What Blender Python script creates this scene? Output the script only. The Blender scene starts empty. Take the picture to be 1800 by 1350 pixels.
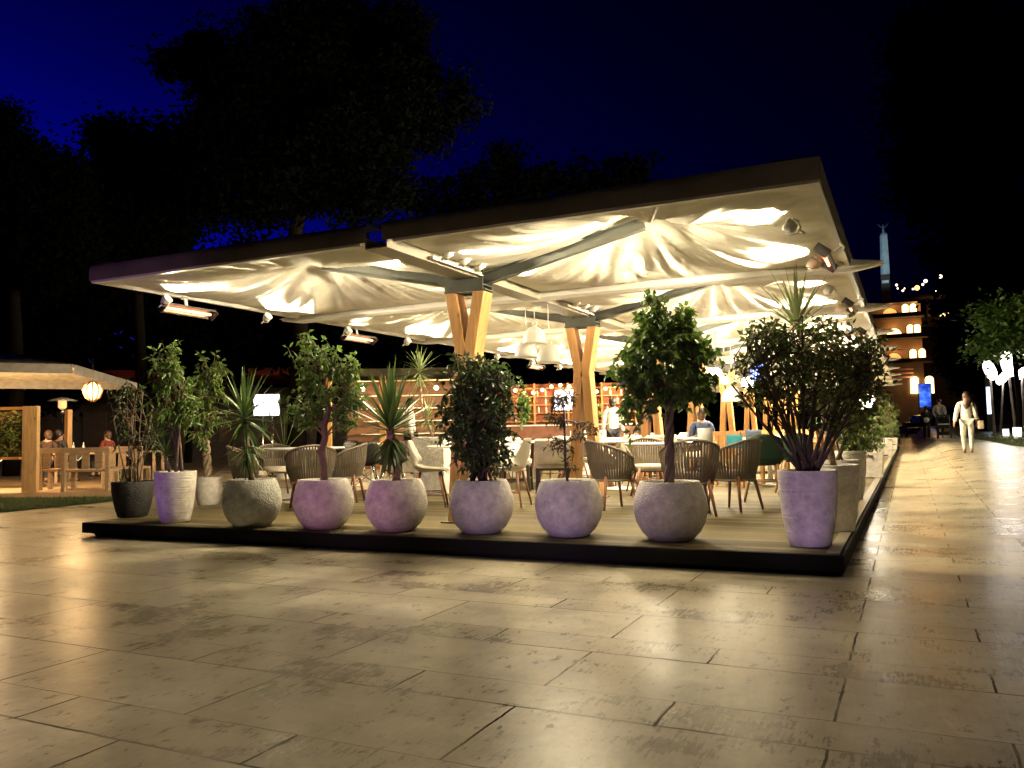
import bpy, math, random
from mathutils import Vector, Matrix, Quaternion, noise
random.seed(11)
S = bpy.context.scene; COL = S.collection
V = Vector; PI = math.pi
rnd = random.random
def U(a, b): return a + (b - a) * rnd()
# ---------------------------------------------------------------- camera geometry (photo pixels, 1800 x 1350)
F = 1456.0; HCAM = 1.05
YAW, PITCH, ROLL = map(math.radians, (25.539, 3.409, 1.039))
FW = V((-math.sin(YAW) * math.cos(PITCH), math.cos(YAW) * math.cos(PITCH), math.sin(PITCH)))
_rt = V((math.cos(YAW), math.sin(YAW), 0)); _up = _rt.cross(FW)
RT = _rt * math.cos(ROLL) - _up * math.sin(ROLL); UP = _rt * math.sin(ROLL) + _up * math.cos(ROLL)
EYE = V((0, 0, HCAM))
DZ = 0.16                                   # deck top
def ray(px, py): return FW + RT * ((px - 900) / F) - UP * ((py - 675) / F)
def at(px, py, z=DZ):
    d = ray(px, py); return EYE + d * ((z - HCAM) / d.z)
def pd(px, py, dep): return EYE + ray(px, py) * dep
def depth(p): return (V(p) - EYE).dot(FW)
def rise(x, y):
    t = min(1, max(0, (x - .1) / 1.2)); t = t * t * (3 - 2 * t)
    return .0165 * min(60, max(0, y - 11)) * t
def atp(px, py):                             # on the gently rising promenade
    d = ray(px, py); t = 2.0
    while t < 300:
        p = EYE + d * t
        if p.z <= rise(p.x, p.y): return p
        t += .02
    return EYE + d * 100
# ---------------------------------------------------------------- materials
def new_mat(name):
    m = bpy.data.materials.new(name); m.use_nodes = True
    nt = m.node_tree; nt.nodes.clear()
    out = nt.nodes.new('ShaderNodeOutputMaterial'); b = nt.nodes.new('ShaderNodeBsdfPrincipled')
    nt.links.new(b.outputs[0], out.inputs[0]); return m, nt, b, out
def N(nt, typ, **kw):
    n = nt.nodes.new(typ)
    for k, v in kw.items():
        if k in n.inputs: n.inputs[k].default_value = v
        else: setattr(n, k, v)
    return n
def L(nt, a, b): nt.links.new(a, b)
def ramp(nt, fac, stops):
    r = nt.nodes.new('ShaderNodeValToRGB'); e = r.color_ramp.elements
    while len(e) < len(stops): e.new(.5)
    for k, (p, c) in enumerate(stops):
        e[k].position = p; e[k].color = c if len(c) == 4 else (*c, 1)
    L(nt, fac, r.inputs[0]); return r
def coords(nt, scale=(1, 1, 1)):
    tc = nt.nodes.new('ShaderNodeTexCoord'); mp = nt.nodes.new('ShaderNodeMapping')
    mp.inputs['Scale'].default_value = scale; L(nt, tc.outputs['Object'], mp.inputs[0]); return mp.outputs[0]
def mat(name, c, rough=.55, metal=0, var=.25, sc=(6, 6, 6), bump=0, bsc=60, spec=.5, fabric=0):
    m, nt, b, out = new_mat(name)
    co = coords(nt, sc); n = N(nt, 'ShaderNodeTexNoise', Scale=1.0, Detail=5.0, Roughness=.6); L(nt, co, n.inputs['Vector'])
    lo = tuple(x * (1 - var) for x in c); hi = tuple(min(1, x * (1 + var)) for x in c)
    r = ramp(nt, n.outputs[0], [(.3, lo), (.7, hi)]); L(nt, r.outputs[0], b.inputs['Base Color'])
    b.inputs['Roughness'].default_value = rough; b.inputs['Metallic'].default_value = metal
    b.inputs['Specular IOR Level'].default_value = spec
    if bump:
        n2 = N(nt, 'ShaderNodeTexNoise', Scale=bsc, Detail=3.0); L(nt, coords(nt), n2.inputs['Vector'])
        bp = N(nt, 'ShaderNodeBump', Strength=bump, Distance=.01); L(nt, n2.outputs[0], bp.inputs['Height']); L(nt, bp.outputs[0], b.inputs['Normal'])
    return m
def glow(name, c, s):
    m, nt, b, out = new_mat(name)
    b.inputs['Base Color'].default_value = (*[min(.8, x) for x in c], 1)
    b.inputs['Emission Color'].default_value = (*c, 1); b.inputs['Emission Strength'].default_value = s
    return m
def wood(name, c, axis=2, rough=.5, fine=1.0, knots=True):
    m, nt, b, out = new_mat(name)
    sc = [22 * fine] * 3; sc[axis] = 1.6 * fine
    co = coords(nt, sc); n = N(nt, 'ShaderNodeTexNoise', Scale=1.0, Detail=6.0, Roughness=.65, Distortion=.6); L(nt, co, n.inputs['Vector'])
    lo = tuple(x * .55 for x in c); hi = tuple(min(1, x * 1.2) for x in c)
    r = ramp(nt, n.outputs[0], [(.25, lo), (.55, c), (.8, hi)])
    col = r.outputs[0]
    if knots:
        kc = [5.0] * 3; kc[axis] = 2.6
        k = N(nt, 'ShaderNodeTexVoronoi', Scale=1.0); L(nt, coords(nt, kc), k.inputs['Vector'])
        kr = ramp(nt, k.outputs['Distance'], [(.05, (.22, .13, .07)), (.12, (1, 1, 1))])
        mx = N(nt, 'ShaderNodeMix', data_type='RGBA', blend_type='MULTIPLY'); mx.inputs[0].default_value = .8
        L(nt, col, mx.inputs[6]); L(nt, kr.outputs[0], mx.inputs[7]); col = mx.outputs[2]
    L(nt, col, b.inputs['Base Color']); b.inputs['Roughness'].default_value = rough
    bp = N(nt, 'ShaderNodeBump', Strength=.25, Distance=.004); L(nt, n.outputs[0], bp.inputs['Height']); L(nt, bp.outputs[0], b.inputs['Normal'])
    return m
def leafmat(name, c, c2, rough=.42, trans=.38):
    m, nt, b, out = new_mat(name)
    g = nt.nodes.new('ShaderNodeNewGeometry')
    r = ramp(nt, g.outputs['Random Per Island'], [(0, c), (.6, tuple((a + d) / 2 for a, d in zip(c, c2))), (1, c2)])
    L(nt, r.outputs[0], b.inputs['Base Color']); b.inputs['Roughness'].default_value = rough
    b.inputs['Specular IOR Level'].default_value = 0.03 if 'night' in name else .5
    t = nt.nodes.new('ShaderNodeBsdfTranslucent'); L(nt, r.outputs[0], t.inputs[0])
    ms = nt.nodes.new('ShaderNodeMixShader'); ms.inputs[0].default_value = trans
    L(nt, b.outputs[0], ms.inputs[1]); L(nt, t.outputs[0], ms.inputs[2]); L(nt, ms.outputs[0], out.inputs[0])
    return m
# ---------------------------------------------------------------- mesh builder
class MB:
    def __init__(s): s.v = []; s.f = []; s.m = []; s.s = []
    def face(s, idx, m=0, sm=False): s.f.append(idx); s.m.append(m); s.s.append(sm)
    def poly(s, pts, m=0, sm=False):
        k = len(s.v); s.v += [tuple(p) for p in pts]; s.face(list(range(k, k + len(pts))), m, sm)
    def box(s, c, d, R=None, m=0):
        k = len(s.v); c = V(c)
        for z in (-1, 1):
            for y in (-1, 1):
                for x in (-1, 1):
                    p = V((x * d[0] / 2, y * d[1] / 2, z * d[2] / 2))
                    if R: p = R @ p
                    s.v.append(tuple(c + p))
        for q in ((0, 2, 3, 1), (4, 5, 7, 6), (0, 1, 5, 4), (2, 6, 7, 3), (0, 4, 6, 2), (1, 3, 7, 5)):
            s.face([k + i for i in q], m)
        return s
    def bar(s, p0, p1, w, h, m=0, up=(0, 0, 1)):
        p0, p1 = V(p0), V(p1); d = (p1 - p0); l = d.length; y = d / l
        x = y.cross(V(up))
        if x.length < 1e-4: x = y.cross(V((0, 1, 0)))
        x.normalize(); z = x.cross(y)
        return s.box((p0 + p1) / 2, (w, l, h), Matrix((x, y, z)).transposed(), m)
    def tube(s, pts, rad, n=8, m=0, cap=True):
        pts = [V(p) for p in pts]
        if not hasattr(rad, '__len__'): rad = [rad] * len(pts)
        k = len(s.v); t0 = (pts[1] - pts[0]).normalized()
        x = t0.cross(V((0, 0, 1)) if abs(t0.z) < .9 else V((1, 0, 0))).normalized()
        for i, p in enumerate(pts):
            t = ((pts[min(i + 1, len(pts) - 1)] - pts[max(i - 1, 0)])).normalized()
            x = (x - t * x.dot(t)).normalized(); y = t.cross(x)
            for j in range(n):
                a = 2 * PI * j / n; s.v.append(tuple(p + (x * math.cos(a) + y * math.sin(a)) * rad[i]))
        for i in range(len(pts) - 1):
            for j in range(n):
                a, b = k + i * n + j, k + i * n + (j + 1) % n
                s.face([a, b, b + n, a + n], m, True)
        if cap:
            s.face([k + j for j in range(n)][::-1], m); e = k + (len(pts) - 1) * n; s.face([e + j for j in range(n)], m)
        return s
    def lathe(s, prof, n=24, m=0, c=(0, 0, 0), sx=1, sy=1, wob=0, sm=True):
        k = len(s.v)
        for i, (r, z) in enumerate(prof):
            for j in range(n):
                a = 2 * PI * j / n; rr = r * (1 + (wob * noise.noise(V((math.cos(a) * 2, math.sin(a) * 2, z * 9))) if wob else 0))
                s.v.append((c[0] + rr * math.cos(a) * sx, c[1] + rr * math.sin(a) * sy, c[2] + z))
        for i in range(len(prof) - 1):
            for j in range(n):
                a, b = k + i * n + j, k + i * n + (j + 1) % n
                s.face([a, b, b + n, a + n], m, sm)
        if prof[0][0] > 0: s.face([k + j for j in range(n)][::-1], m)
        if prof[-1][0] > 0: s.face([k + (len(prof) - 1) * n + j for j in range(n)], m)
        return s
    def grid(s, fn, nu, nv, m=0, sm=True):
        k = len(s.v)
        for i in range(nu + 1):
            for j in range(nv + 1): s.v.append(tuple(fn(i / nu, j / nv)))
        for i in range(nu):
            for j in range(nv):
                a = k + i * (nv + 1) + j; s.face([a, a + nv + 1, a + nv + 2, a + 1], m, sm)
        return s
    def ball(s, c, r, n=12, m=0, sz=1, sx=1, sy=1):
        prof = [(max(1e-4, math.sin(PI * i / (n // 2 + 2))) * r, -math.cos(PI * i / (n // 2 + 2)) * r * sz) for i in range(n // 2 + 3)]
        return s.lathe(prof, n, m, c, sx, sy)
    def leaf(s, p, d, l, w, m=0, fold=.25, droop=.2):
        d = d.normalized(); x = d.cross(V((U(-1, 1), U(-1, 1), U(-.4, 1))))
        if x.length < .05: x = d.orthogonal()
        x.normalize(); n = x.cross(d); k = len(s.v)
        tip = p + d * l - V((0, 0, droop * l)); mid = p + d * (l * .5) - n * (fold * w)
        a = p + d * (l * .38); b = x * (w * .5)
        s.v += [tuple(p), tuple(a + b), tuple(tip), tuple(a - b), tuple(mid)]
        for q in ((0, 1, 4), (1, 2, 4), (2, 3, 4), (3, 0, 4)): s.face([k + i for i in q], m)
    def tri(s, p, d, l, w, m=0):
        d = d.normalized(); x = d.cross(V((U(-1, 1), U(-1, 1), U(-1, 1)))).normalized() * (w / 2); k = len(s.v)
        s.v += [tuple(p), tuple(p + d * l * .5 + x), tuple(p + d * l), tuple(p + d * l * .5 - x)]
        s.face([k, k + 1, k + 2, k + 3], m)
    def blade(s, p, d, l, w, m=0, bend=.4, seg=5, fold=.15):
        d = d.normalized(); side = d.cross(V((0, 0, 1)))
        if side.length < .05: side = V((1, 0, 0))
        side.normalize(); k = len(s.v); q = V(p); dd = d.copy()
        for i in range(seg + 1):
            t = i / seg; ww = w * (min(1, .55 + t * 2.2) if t < .35 else (1 - (t - .35) / .65) ** .75) * .5
            nn = side.cross(dd)
            s.v += [tuple(q - side * ww), tuple(q - nn * (ww * fold * 2)), tuple(q + side * ww)]
            dd = (dd - V((0, 0, bend / seg))).normalized(); q = q + dd * (l / seg)
        for i in range(seg):
            a = k + i * 3
            s.face([a, a + 1, a + 4, a + 3], m); s.face([a + 1, a + 2, a + 5, a + 4], m)
    def build(s, name, mats, parent=None, bevel=0, loc=None, sub=0):
        me = bpy.data.meshes.new(name); me.from_pydata(s.v, [], s.f)
        if not isinstance(mats, (list, tuple)): mats = [mats]
        for m in mats: me.materials.append(m)
        me.polygons.foreach_set('material_index', s.m); me.polygons.foreach_set('use_smooth', s.s); me.update()
        o = bpy.data.objects.new(name, me); COL.objects.link(o)
        if parent: o.parent = parent
        if loc is not None: o.location = loc
        if bevel:
            b = o.modifiers.new('bevel', 'BEVEL'); b.width = bevel; b.segments = 2; b.limit_method = 'ANGLE'
        return o
def tag(o, label=None, cat=None, group=None, kind=None):
    if label: o['label'] = label
    if cat: o['category'] = cat
    if group: o['group'] = group
    if kind: o['kind'] = kind
    return o
def thing(name, loc, label, cat, group=None, rz=0):
    o = bpy.data.objects.new(name, None); COL.objects.link(o); o.location = loc; o.rotation_euler = (0, 0, rz)
    o.empty_display_size = .2
    return tag(o, label, cat, group)
def kids(o): return KID.get(o.name, []) if False else [c for c in bpy.data.objects if c.parent == o]
def dup(root, loc, rz=0, label=None, group=None, tree=None):
    tree = tree or [(c, kids(c)) for c in kids(root)]
    r = root.copy(); COL.objects.link(r); r.location = loc; r.rotation_euler = (0, 0, rz)
    if label: r['label'] = label
    if group: r['group'] = group
    for c0, gs in tree:
        c = c0.copy(); COL.objects.link(c); c.parent = r
        for g0 in gs:
            g = g0.copy(); COL.objects.link(g); g.parent = c
    return r
class Kind:                                   # first use moves the original, later uses copy it with its parts
    def __init__(s, root): s.root = root; s.tree = [(c, kids(c)) for c in kids(root)]; s.used = False
    def put(s, loc, rz, label, group=None):
        if not s.used:
            s.used = True; r = s.root; r.location = loc; r.rotation_euler = (0, 0, rz); r['label'] = label
            if group: r['group'] = group
            return r
        return dup(s.root, loc, rz, label, group, s.tree)
def lamp(typ, loc, energy, color, size=.05, target=None, angle=90, blend=.6):
    l = bpy.data.lights.new('lamp_light', typ); l.energy = energy; l.color = color
    if typ in ('POINT', 'SPOT'): l.shadow_soft_size = size
    if typ == 'SPOT': l.spot_size = math.radians(angle); l.spot_blend = blend
    o = bpy.data.objects.new('lamp_light', l); COL.objects.link(o); o.location = loc
    if target is not None: o.rotation_euler = (V(target) - V(loc)).to_track_quat('-Z', 'Y').to_euler()
    return o
WARM = (1.0, .83, .54)
SKY, ROUGH0, PLAMP, DOWN, EDGE = 0.11, 0.07, 380, 190, 52
LEFTLAMP, STREET, BLD, OBE, PURP, FRONT, EXPO = 30, 34, 24, 8000, 125, 430, 1.1
# ================================================================ camera, sky
cam = bpy.data.cameras.new('camera'); co = bpy.data.objects.new('camera', cam); COL.objects.link(co)
cam.sensor_width = 36; cam.lens = 36 * F / 1800; cam.clip_end = 2000; cam.clip_start = .05
co.matrix_world = Matrix.Translation(EYE) @ Matrix((RT, UP, -FW)).transposed().to_4x4()
S.camera = co
S.view_settings.view_transform = 'Standard'; S.view_settings.look = 'None'; S.view_settings.exposure = 0
w = bpy.data.worlds.new('World'); S.world = w; w.use_nodes = True
nt = w.node_tree; nt.nodes.clear()
sky = nt.nodes.new('ShaderNodeTexSky'); sky.sky_type = 'NISHITA'; sky.sun_disc = False
SUN_EL, SUN_AZ = -4.0, -78.0                    # dusk: the sun has just gone down, far to the left
sky.sun_elevation = math.radians(SUN_EL); sky.sun_rotation = math.radians(SUN_AZ)
mx = nt.nodes.new('ShaderNodeMix'); mx.data_type = 'RGBA'; mx.blend_type = 'MULTIPLY'; mx.inputs[0].default_value = 1
mx.inputs[7].default_value = (10, 14, 1350, 1)
bg = nt.nodes.new('ShaderNodeBackground'); bg.inputs[1].default_value = SKY
ow = nt.nodes.new('ShaderNodeOutputWorld')
gm = nt.nodes.new('ShaderNodeGamma'); gm.inputs[1].default_value = 3.2; L(nt, sky.outputs[0], gm.inputs[0]); L(nt, gm.outputs[0], mx.inputs[6]); L(nt, mx.outputs[2], bg.inputs[0]); L(nt, bg.outputs[0], ow.inputs[0])
sl = bpy.data.lights.new('sun', 'SUN'); sl.energy = .004; sl.color = (1, .9, .8); sl.angle = math.radians(.5)
so = bpy.data.objects.new('sun', sl); COL.objects.link(so)
so.rotation_euler = (math.radians(88), 0, math.radians(-78 + 180) * -1)

# ================================================================ paving material: wide and narrow courses of long slabs
def M_(nt, op, a, b=None, c=None):
    n = nt.nodes.new('ShaderNodeMath'); n.operation = op
    for k, x in enumerate((a, b, c)):
        if x is None: continue
        if isinstance(x, (int, float)): n.inputs[k].default_value = x
        else: L(nt, x, n.inputs[k])
    return n.outputs[0]
def paving():
    m, nt, b, out = new_mat('stone_paving')
    tc = nt.nodes.new('ShaderNodeTexCoord'); sp = nt.nodes.new('ShaderNodeSeparateXYZ')
    nz = N(nt, 'ShaderNodeTexNoise', Scale=9.0, Detail=3.0); L(nt, tc.outputs['Object'], nz.inputs['Vector'])
    wob = N(nt, 'ShaderNodeVectorMath', operation='MULTIPLY_ADD'); L(nt, nz.outputs['Color'], wob.inputs[0]); wob.inputs[1].default_value = (.014, .014, 0); L(nt, tc.outputs['Object'], wob.inputs[2])
    L(nt, wob.outputs[0], sp.inputs[0]); x, y = sp.outputs[0], sp.outputs[1]
    ys = M_(nt, 'SUBTRACT', y, 3.22 - .855 * 40 + .007); yp = M_(nt, 'MODULO', ys, .855); row = M_(nt, 'FLOOR', M_(nt, 'DIVIDE', ys, .855))
    small = M_(nt, 'GREATER_THAN', yp, .575)
    xs = M_(nt, 'SUBTRACT', M_(nt, 'ADD', x, 1.42 + 1.13 * 80), M_(nt, 'MULTIPLY', small, .55))
    xp = M_(nt, 'MODULO', xs, 1.13); col = M_(nt, 'FLOOR', M_(nt, 'DIVIDE', xs, 1.13))
    jx = M_(nt, 'LESS_THAN', M_(nt, 'ABSOLUTE', M_(nt, 'SUBTRACT', xp, .012)), .0055)
    jy = M_(nt, 'LESS_THAN', M_(nt, 'MINIMUM', yp, M_(nt, 'ABSOLUTE', M_(nt, 'SUBTRACT', yp, .575))), .0065)
    cv = nt.nodes.new('ShaderNodeCombineXYZ'); L(nt, col, cv.inputs[0]); L(nt, M_(nt, 'ADD', M_(nt, 'MULTIPLY', row, 2), small), cv.inputs[1])
    wn = nt.nodes.new('ShaderNodeTexWhiteNoise'); L(nt, cv.outputs[0], wn.inputs[0])
    # stone tone: broad clouds, grain along y, dark pits
    cl = N(nt, 'ShaderNodeTexNoise', Scale=1.5, Detail=8.0, Roughness=.68); L(nt, tc.outputs['Object'], cl.inputs['Vector'])
    gr = N(nt, 'ShaderNodeTexNoise', Scale=1.0, Detail=5.0, Roughness=.7); L(nt, coords(nt, (55, 7, 1)), gr.inputs['Vector'])
    pit = N(nt, 'ShaderNodeTexNoise', Scale=1.0, Detail=4.0, Roughness=.75); L(nt, coords(nt, (16, 8, 1)), pit.inputs['Vector'])
    t = M_(nt, 'ADD', M_(nt, 'MULTIPLY', cl.outputs[0], .68), M_(nt, 'ADD', M_(nt, 'MULTIPLY', gr.outputs[0], .20), M_(nt, 'MULTIPLY', wn.outputs[0], .07)))
    r = ramp(nt, t, [(.33, (.19, .16, .105)), (.47, (.41, .36, .25)), (.60, (.62, .56, .41))])
    pr = ramp(nt, pit.outputs[0], [(.58, (1, 1, 1)), (.66, (.28, .23, .19))])
    m1 = N(nt, 'ShaderNodeMix', data_type='RGBA', blend_type='MULTIPLY'); m1.inputs[0].default_value = .85; L(nt, r.outputs[0], m1.inputs[6]); L(nt, pr.outputs[0], m1.inputs[7])
    # joints break up along their length
    jb = N(nt, 'ShaderNodeTexNoise', Scale=3.0, Detail=4.0); L(nt, tc.outputs['Object'], jb.inputs['Vector'])
    jf = M_(nt, 'MULTIPLY', M_(nt, 'MAXIMUM', M_(nt, 'MULTIPLY', jx, 1.0), M_(nt, 'MULTIPLY', jy, .75)), M_(nt, 'MULTIPLY_ADD', jb.outputs[0], 1.6, -.1))
    jf = M_(nt, 'MINIMUM', M_(nt, 'MAXIMUM', jf, 0), 1)
    m2 = N(nt, 'ShaderNodeMix', data_type='RGBA'); L(nt, jf, m2.inputs[0]); L(nt, m1.outputs[2], m2.inputs[6]); m2.inputs[7].default_value = (.022, .016, .011, 1)
    L(nt, m2.outputs[2], b.inputs['Base Color'])
    rr = M_(nt, 'ADD', M_(nt, 'MULTIPLY', cl.outputs[0], .30), M_(nt, 'ADD', M_(nt, 'MULTIPLY', gr.outputs[0], .12), M_(nt, 'MULTIPLY_ADD', wn.outputs[0], .06, ROUGH0)))
    L(nt, M_(nt, 'ADD', rr, M_(nt, 'MULTIPLY', jf, .3)), b.inputs['Roughness'])
    L(nt, M_(nt, 'MULTIPLY', M_(nt, 'SUBTRACT', 1, M_(nt, 'MINIMUM', M_(nt, 'MULTIPLY', jf, 1.5), 1)), M_(nt, 'MULTIPLY', pr.outputs[0], .6)), b.inputs['Specular IOR Level'])
    bn = M_(nt, 'ADD', M_(nt, 'MULTIPLY', gr.outputs[0], .16), M_(nt, 'MULTIPLY', cl.outputs[0], 2.6))
    bp = N(nt, 'ShaderNodeBump', Strength=.35, Distance=.006); L(nt, bn, bp.inputs['Height']); L(nt, bp.outputs[0], b.inputs['Normal'])
    return m
PAVE = paving()
mb = MB()
xs = [-140, -60, -20, -8.3, -.45, 0, .1, .3, .5, .7, .9, 1.1, 1.3, 2, 4, 8, 20, 60, 140]
ys = [-14, 0, 6, 11, 15, 20, 26, 32, 40, 50, 60, 71, 90, 140, 220, 420]
k = len(mb.v)
for X in xs:
    for Y in ys: mb.v.append((X, Y, rise(X, Y)))
for i in range(len(xs) - 1):
    for j in range(len(ys) - 1):
        a = i * len(ys) + j; mb.face([a, a + len(ys), a + len(ys) + 1, a + 1], 0, True)
tag(mb.build('ground', PAVE), kind='structure')

# ================================================================ deck
def deckmat():
    m, nt, b, out = new_mat('deck_boards')
    tc = nt.nodes.new('ShaderNodeTexCoord'); sp = nt.nodes.new('ShaderNodeSeparateXYZ'); L(nt, tc.outputs['Object'], sp.inputs[0])
    y = M_(nt, 'ADD', sp.outputs[1], 50); yp = M_(nt, 'MODULO', y, .145); row = M_(nt, 'FLOOR', M_(nt, 'DIVIDE', y, .145))
    wn = nt.nodes.new('ShaderNodeTexWhiteNoise'); wn.noise_dimensions = '1D'; L(nt, row, wn.inputs['W'])
    g = N(nt, 'ShaderNodeTexNoise', Scale=1.0, Detail=6.0, Roughness=.65); L(nt, coords(nt, (2.2, 60, 1)), g.inputs['Vector'])
    t = M_(nt, 'ADD', M_(nt, 'MULTIPLY', g.outputs[0], .6), M_(nt, 'MULTIPLY', wn.outputs[0], .42))
    r = ramp(nt, t, [(.3, (.035, .027, .013)), (.5, (.085, .068, .032)), (.78, (.15, .125, .065))])
    gap = M_(nt, 'LESS_THAN', yp, .011)
    m2 = N(nt, 'ShaderNodeMix', data_type='RGBA'); L(nt, gap, m2.inputs[0]); L(nt, r.outputs[0], m2.inputs[6]); m2.inputs[7].default_value = (.012, .009, .006, 1)
    L(nt, m2.outputs[2], b.inputs['Base Color']); b.inputs['Specular IOR Level'].default_value = .12
    L(nt, M_(nt, 'MULTIPLY_ADD', g.outputs[0], .3, .45), b.inputs['Roughness'])
    bp = N(nt, 'ShaderNodeBump', Strength=.4, Distance=.006); L(nt, M_(nt, 'SUBTRACT', g.outputs[0], M_(nt, 'MULTIPLY', gap, 2)), bp.inputs['Height']); L(nt, bp.outputs[0], b.inputs['Normal'])
    return m
DK = deckmat()
FASC = mat('deck_fascia_paint', (.006, .005, .0045), .8, sc=(2, 2, 20), spec=.15)
DX0, DX1, DY0, DY1 = -8.27, -.449, 6.249, 42.0
mb = MB(); mb.box(((DX0 + DX1) / 2, (DY0 + DY1) / 2, .1), (DX1 - DX0 - .06, DY1 - DY0 - .06, .114))
d = mb.build('deck', DK); tag(d, kind='structure')
mb = MB()
mb.box(((DX0 + DX1) / 2, DY0 + .012, .098), (DX1 - DX0, .024, .112)); mb.box((DX1 - .012, (DY0 + DY1) / 2 + .012, .098), (.024, DY1 - DY0 - .024, .112))
mb.box((DX0 + .012, (DY0 + DY1) / 2 + .012, .098), (.024, DY1 - DY0 - .024, .112))
mb.box(((DX0 + DX1) / 2, (DY0 + DY1) / 2, .02), (DX1 - DX0 - .18, DY1 - DY0 - .18, .038))
mb.build('fascia', FASC, d)
mb = MB(); mb.box((DX1 - .075, (DY0 + DY1) / 2 + .03, .160), (.09, DY1 - DY0 - .06, .012))
mb.build('edge_board', mat('edge_board_grey', (.20, .17, .13), .5, sc=(3, .6, 1)), d)
# ================================================================ the fabric roofed pavilion
RX0, RX1, RY0, ROW, NR = -7.583, -.465, 5.777, 3.303, 9
XC = (RX0 + RX1) / 2
def fabric():
    m, nt, b, out = new_mat('canopy_fabric')
    n = N(nt, 'ShaderNodeTexNoise', Scale=5.0, Detail=5.0, Distortion=.8); L(nt, coords(nt, (1, 1.6, 1)), n.inputs['Vector'])
    r = ramp(nt, n.outputs[0], [(.3, (.72, .68, .57)), (.7, (.82, .79, .69))]); L(nt, r.outputs[0], b.inputs['Base Color'])
    b.inputs['Roughness'].default_value = .8
    bp = N(nt, 'ShaderNodeBump', Strength=.35, Distance=.03); L(nt, n.outputs[0], bp.inputs['Height']); L(nt, bp.outputs[0], b.inputs['Normal'])
    return m
FAB = fabric()
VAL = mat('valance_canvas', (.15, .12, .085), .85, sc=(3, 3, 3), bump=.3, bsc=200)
WHT = mat('white_steel', (.68, .66, .60), .45, var=.08, sc=(3, 3, 3))
STEEL = mat('grey_green_steel', (.075, .08, .07), .45, metal=.3, var=.15)
PINE = wood('pine_timber', (.52, .27, .095), 2)
DARK = mat('black_metal', (.02, .02, .02), .4, metal=.4)
pav = thing('pavilion', (XC, RY0, 0), 'long open pavilion with cream fabric ceiling on crossed timber posts over the deck', 'pavilion')
O = V((XC, RY0, 0))
def local(p): return V(p) - O
hw = (RX1 - RX0) / 2
def panel(side, r):
    x0, x1 = (.14, hw - .05) if side > 0 else (-hw + .05, -.14)
    y0, y1 = r * ROW + .10, (r + 1) * ROW - .10
    if r == 0: y0 = .05
    cx, cy = (x0 + x1) / 2, (y0 + y1) / 2; a, bb = (x1 - x0) / 2, (y1 - y0) / 2; sd = side * 7.3 + r * 3.1
    def fn(i, j):
        u, v = i * 2 - 1, j * 2 - 1
        s = max(abs(u), abs(v)); th = math.atan2(v, u)
        q = (abs(u) ** 4 + abs(v) ** 4) ** .25; q = min(1, q)
        z = 2.725 + .40 * (1 - q) ** 1.28
        env = math.sin(PI * min(1, max(0, (q - .18) / .82))) ** .8
        nn = noise.noise(V((math.cos(th) * 2.2 + sd, math.sin(th) * 2.2, q * 1.2)))
        ct, st = math.cos(th), math.sin(th)
        n1 = noise.noise(V((ct * 3.6, st * 3.6, q * .7 + sd))); n2 = noise.noise(V((ct * 8.5 + 3, st * 8.5, q * 1.1 + sd))); n3 = noise.noise(V((ct * 19 + 7, st * 19, q * 1.6 + sd)))
        z -= env * .05 * nn + env * (.042 * max(0, 1 - abs(n1) * 3.6) + .022 * max(0, 1 - abs(n2) * 4) + .012 * q * max(0, 1 - abs(n3) * 3.5))
        fine = math.sin(th * 47 + 6 * nn + q * 3); z -= .012 * max(0, fine) ** 1.5 * (env * q ** 2) * min(1, max(0, .2 + 3 * nn))
        z -= .085 * env * (1 - abs(math.cos(2 * th + .25 * nn)))
        z -= .05 * math.sin(PI * min(1, q)) * (.5 + noise.noise(V((u * 1.3 + sd, v * 1.3, 2))))
        return (cx + u * a, cy + v * bb, z)
    n = 104 if r < 2 else 56 if r < 4 else 24
    MB().grid(fn, n, n).build('roof_panel', FAB, pav)
    return cx, cy
CEN = {}
for r in range(NR):
    for sd in (-1, 1): CEN[sd, r] = panel(sd, r)
# valances: a thick canvas edge, each bay's front one mesh
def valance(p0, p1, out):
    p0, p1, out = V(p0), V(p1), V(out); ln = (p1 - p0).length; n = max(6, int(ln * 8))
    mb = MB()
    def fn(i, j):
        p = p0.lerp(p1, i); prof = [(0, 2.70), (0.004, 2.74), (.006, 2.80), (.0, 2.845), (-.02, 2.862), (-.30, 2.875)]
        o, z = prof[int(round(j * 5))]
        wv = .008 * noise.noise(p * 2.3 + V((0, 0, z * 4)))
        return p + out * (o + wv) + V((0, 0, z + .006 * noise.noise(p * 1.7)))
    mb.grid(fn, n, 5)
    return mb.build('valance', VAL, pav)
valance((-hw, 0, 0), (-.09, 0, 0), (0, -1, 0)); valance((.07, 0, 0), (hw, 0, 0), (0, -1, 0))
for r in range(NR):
    for sx in (-1, 1): valance((sx * hw, r * ROW + (.012 if r == 0 else .1), 0), (sx * hw, (r + 1) * ROW - .1, 0), (sx, 0, 0))
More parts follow.
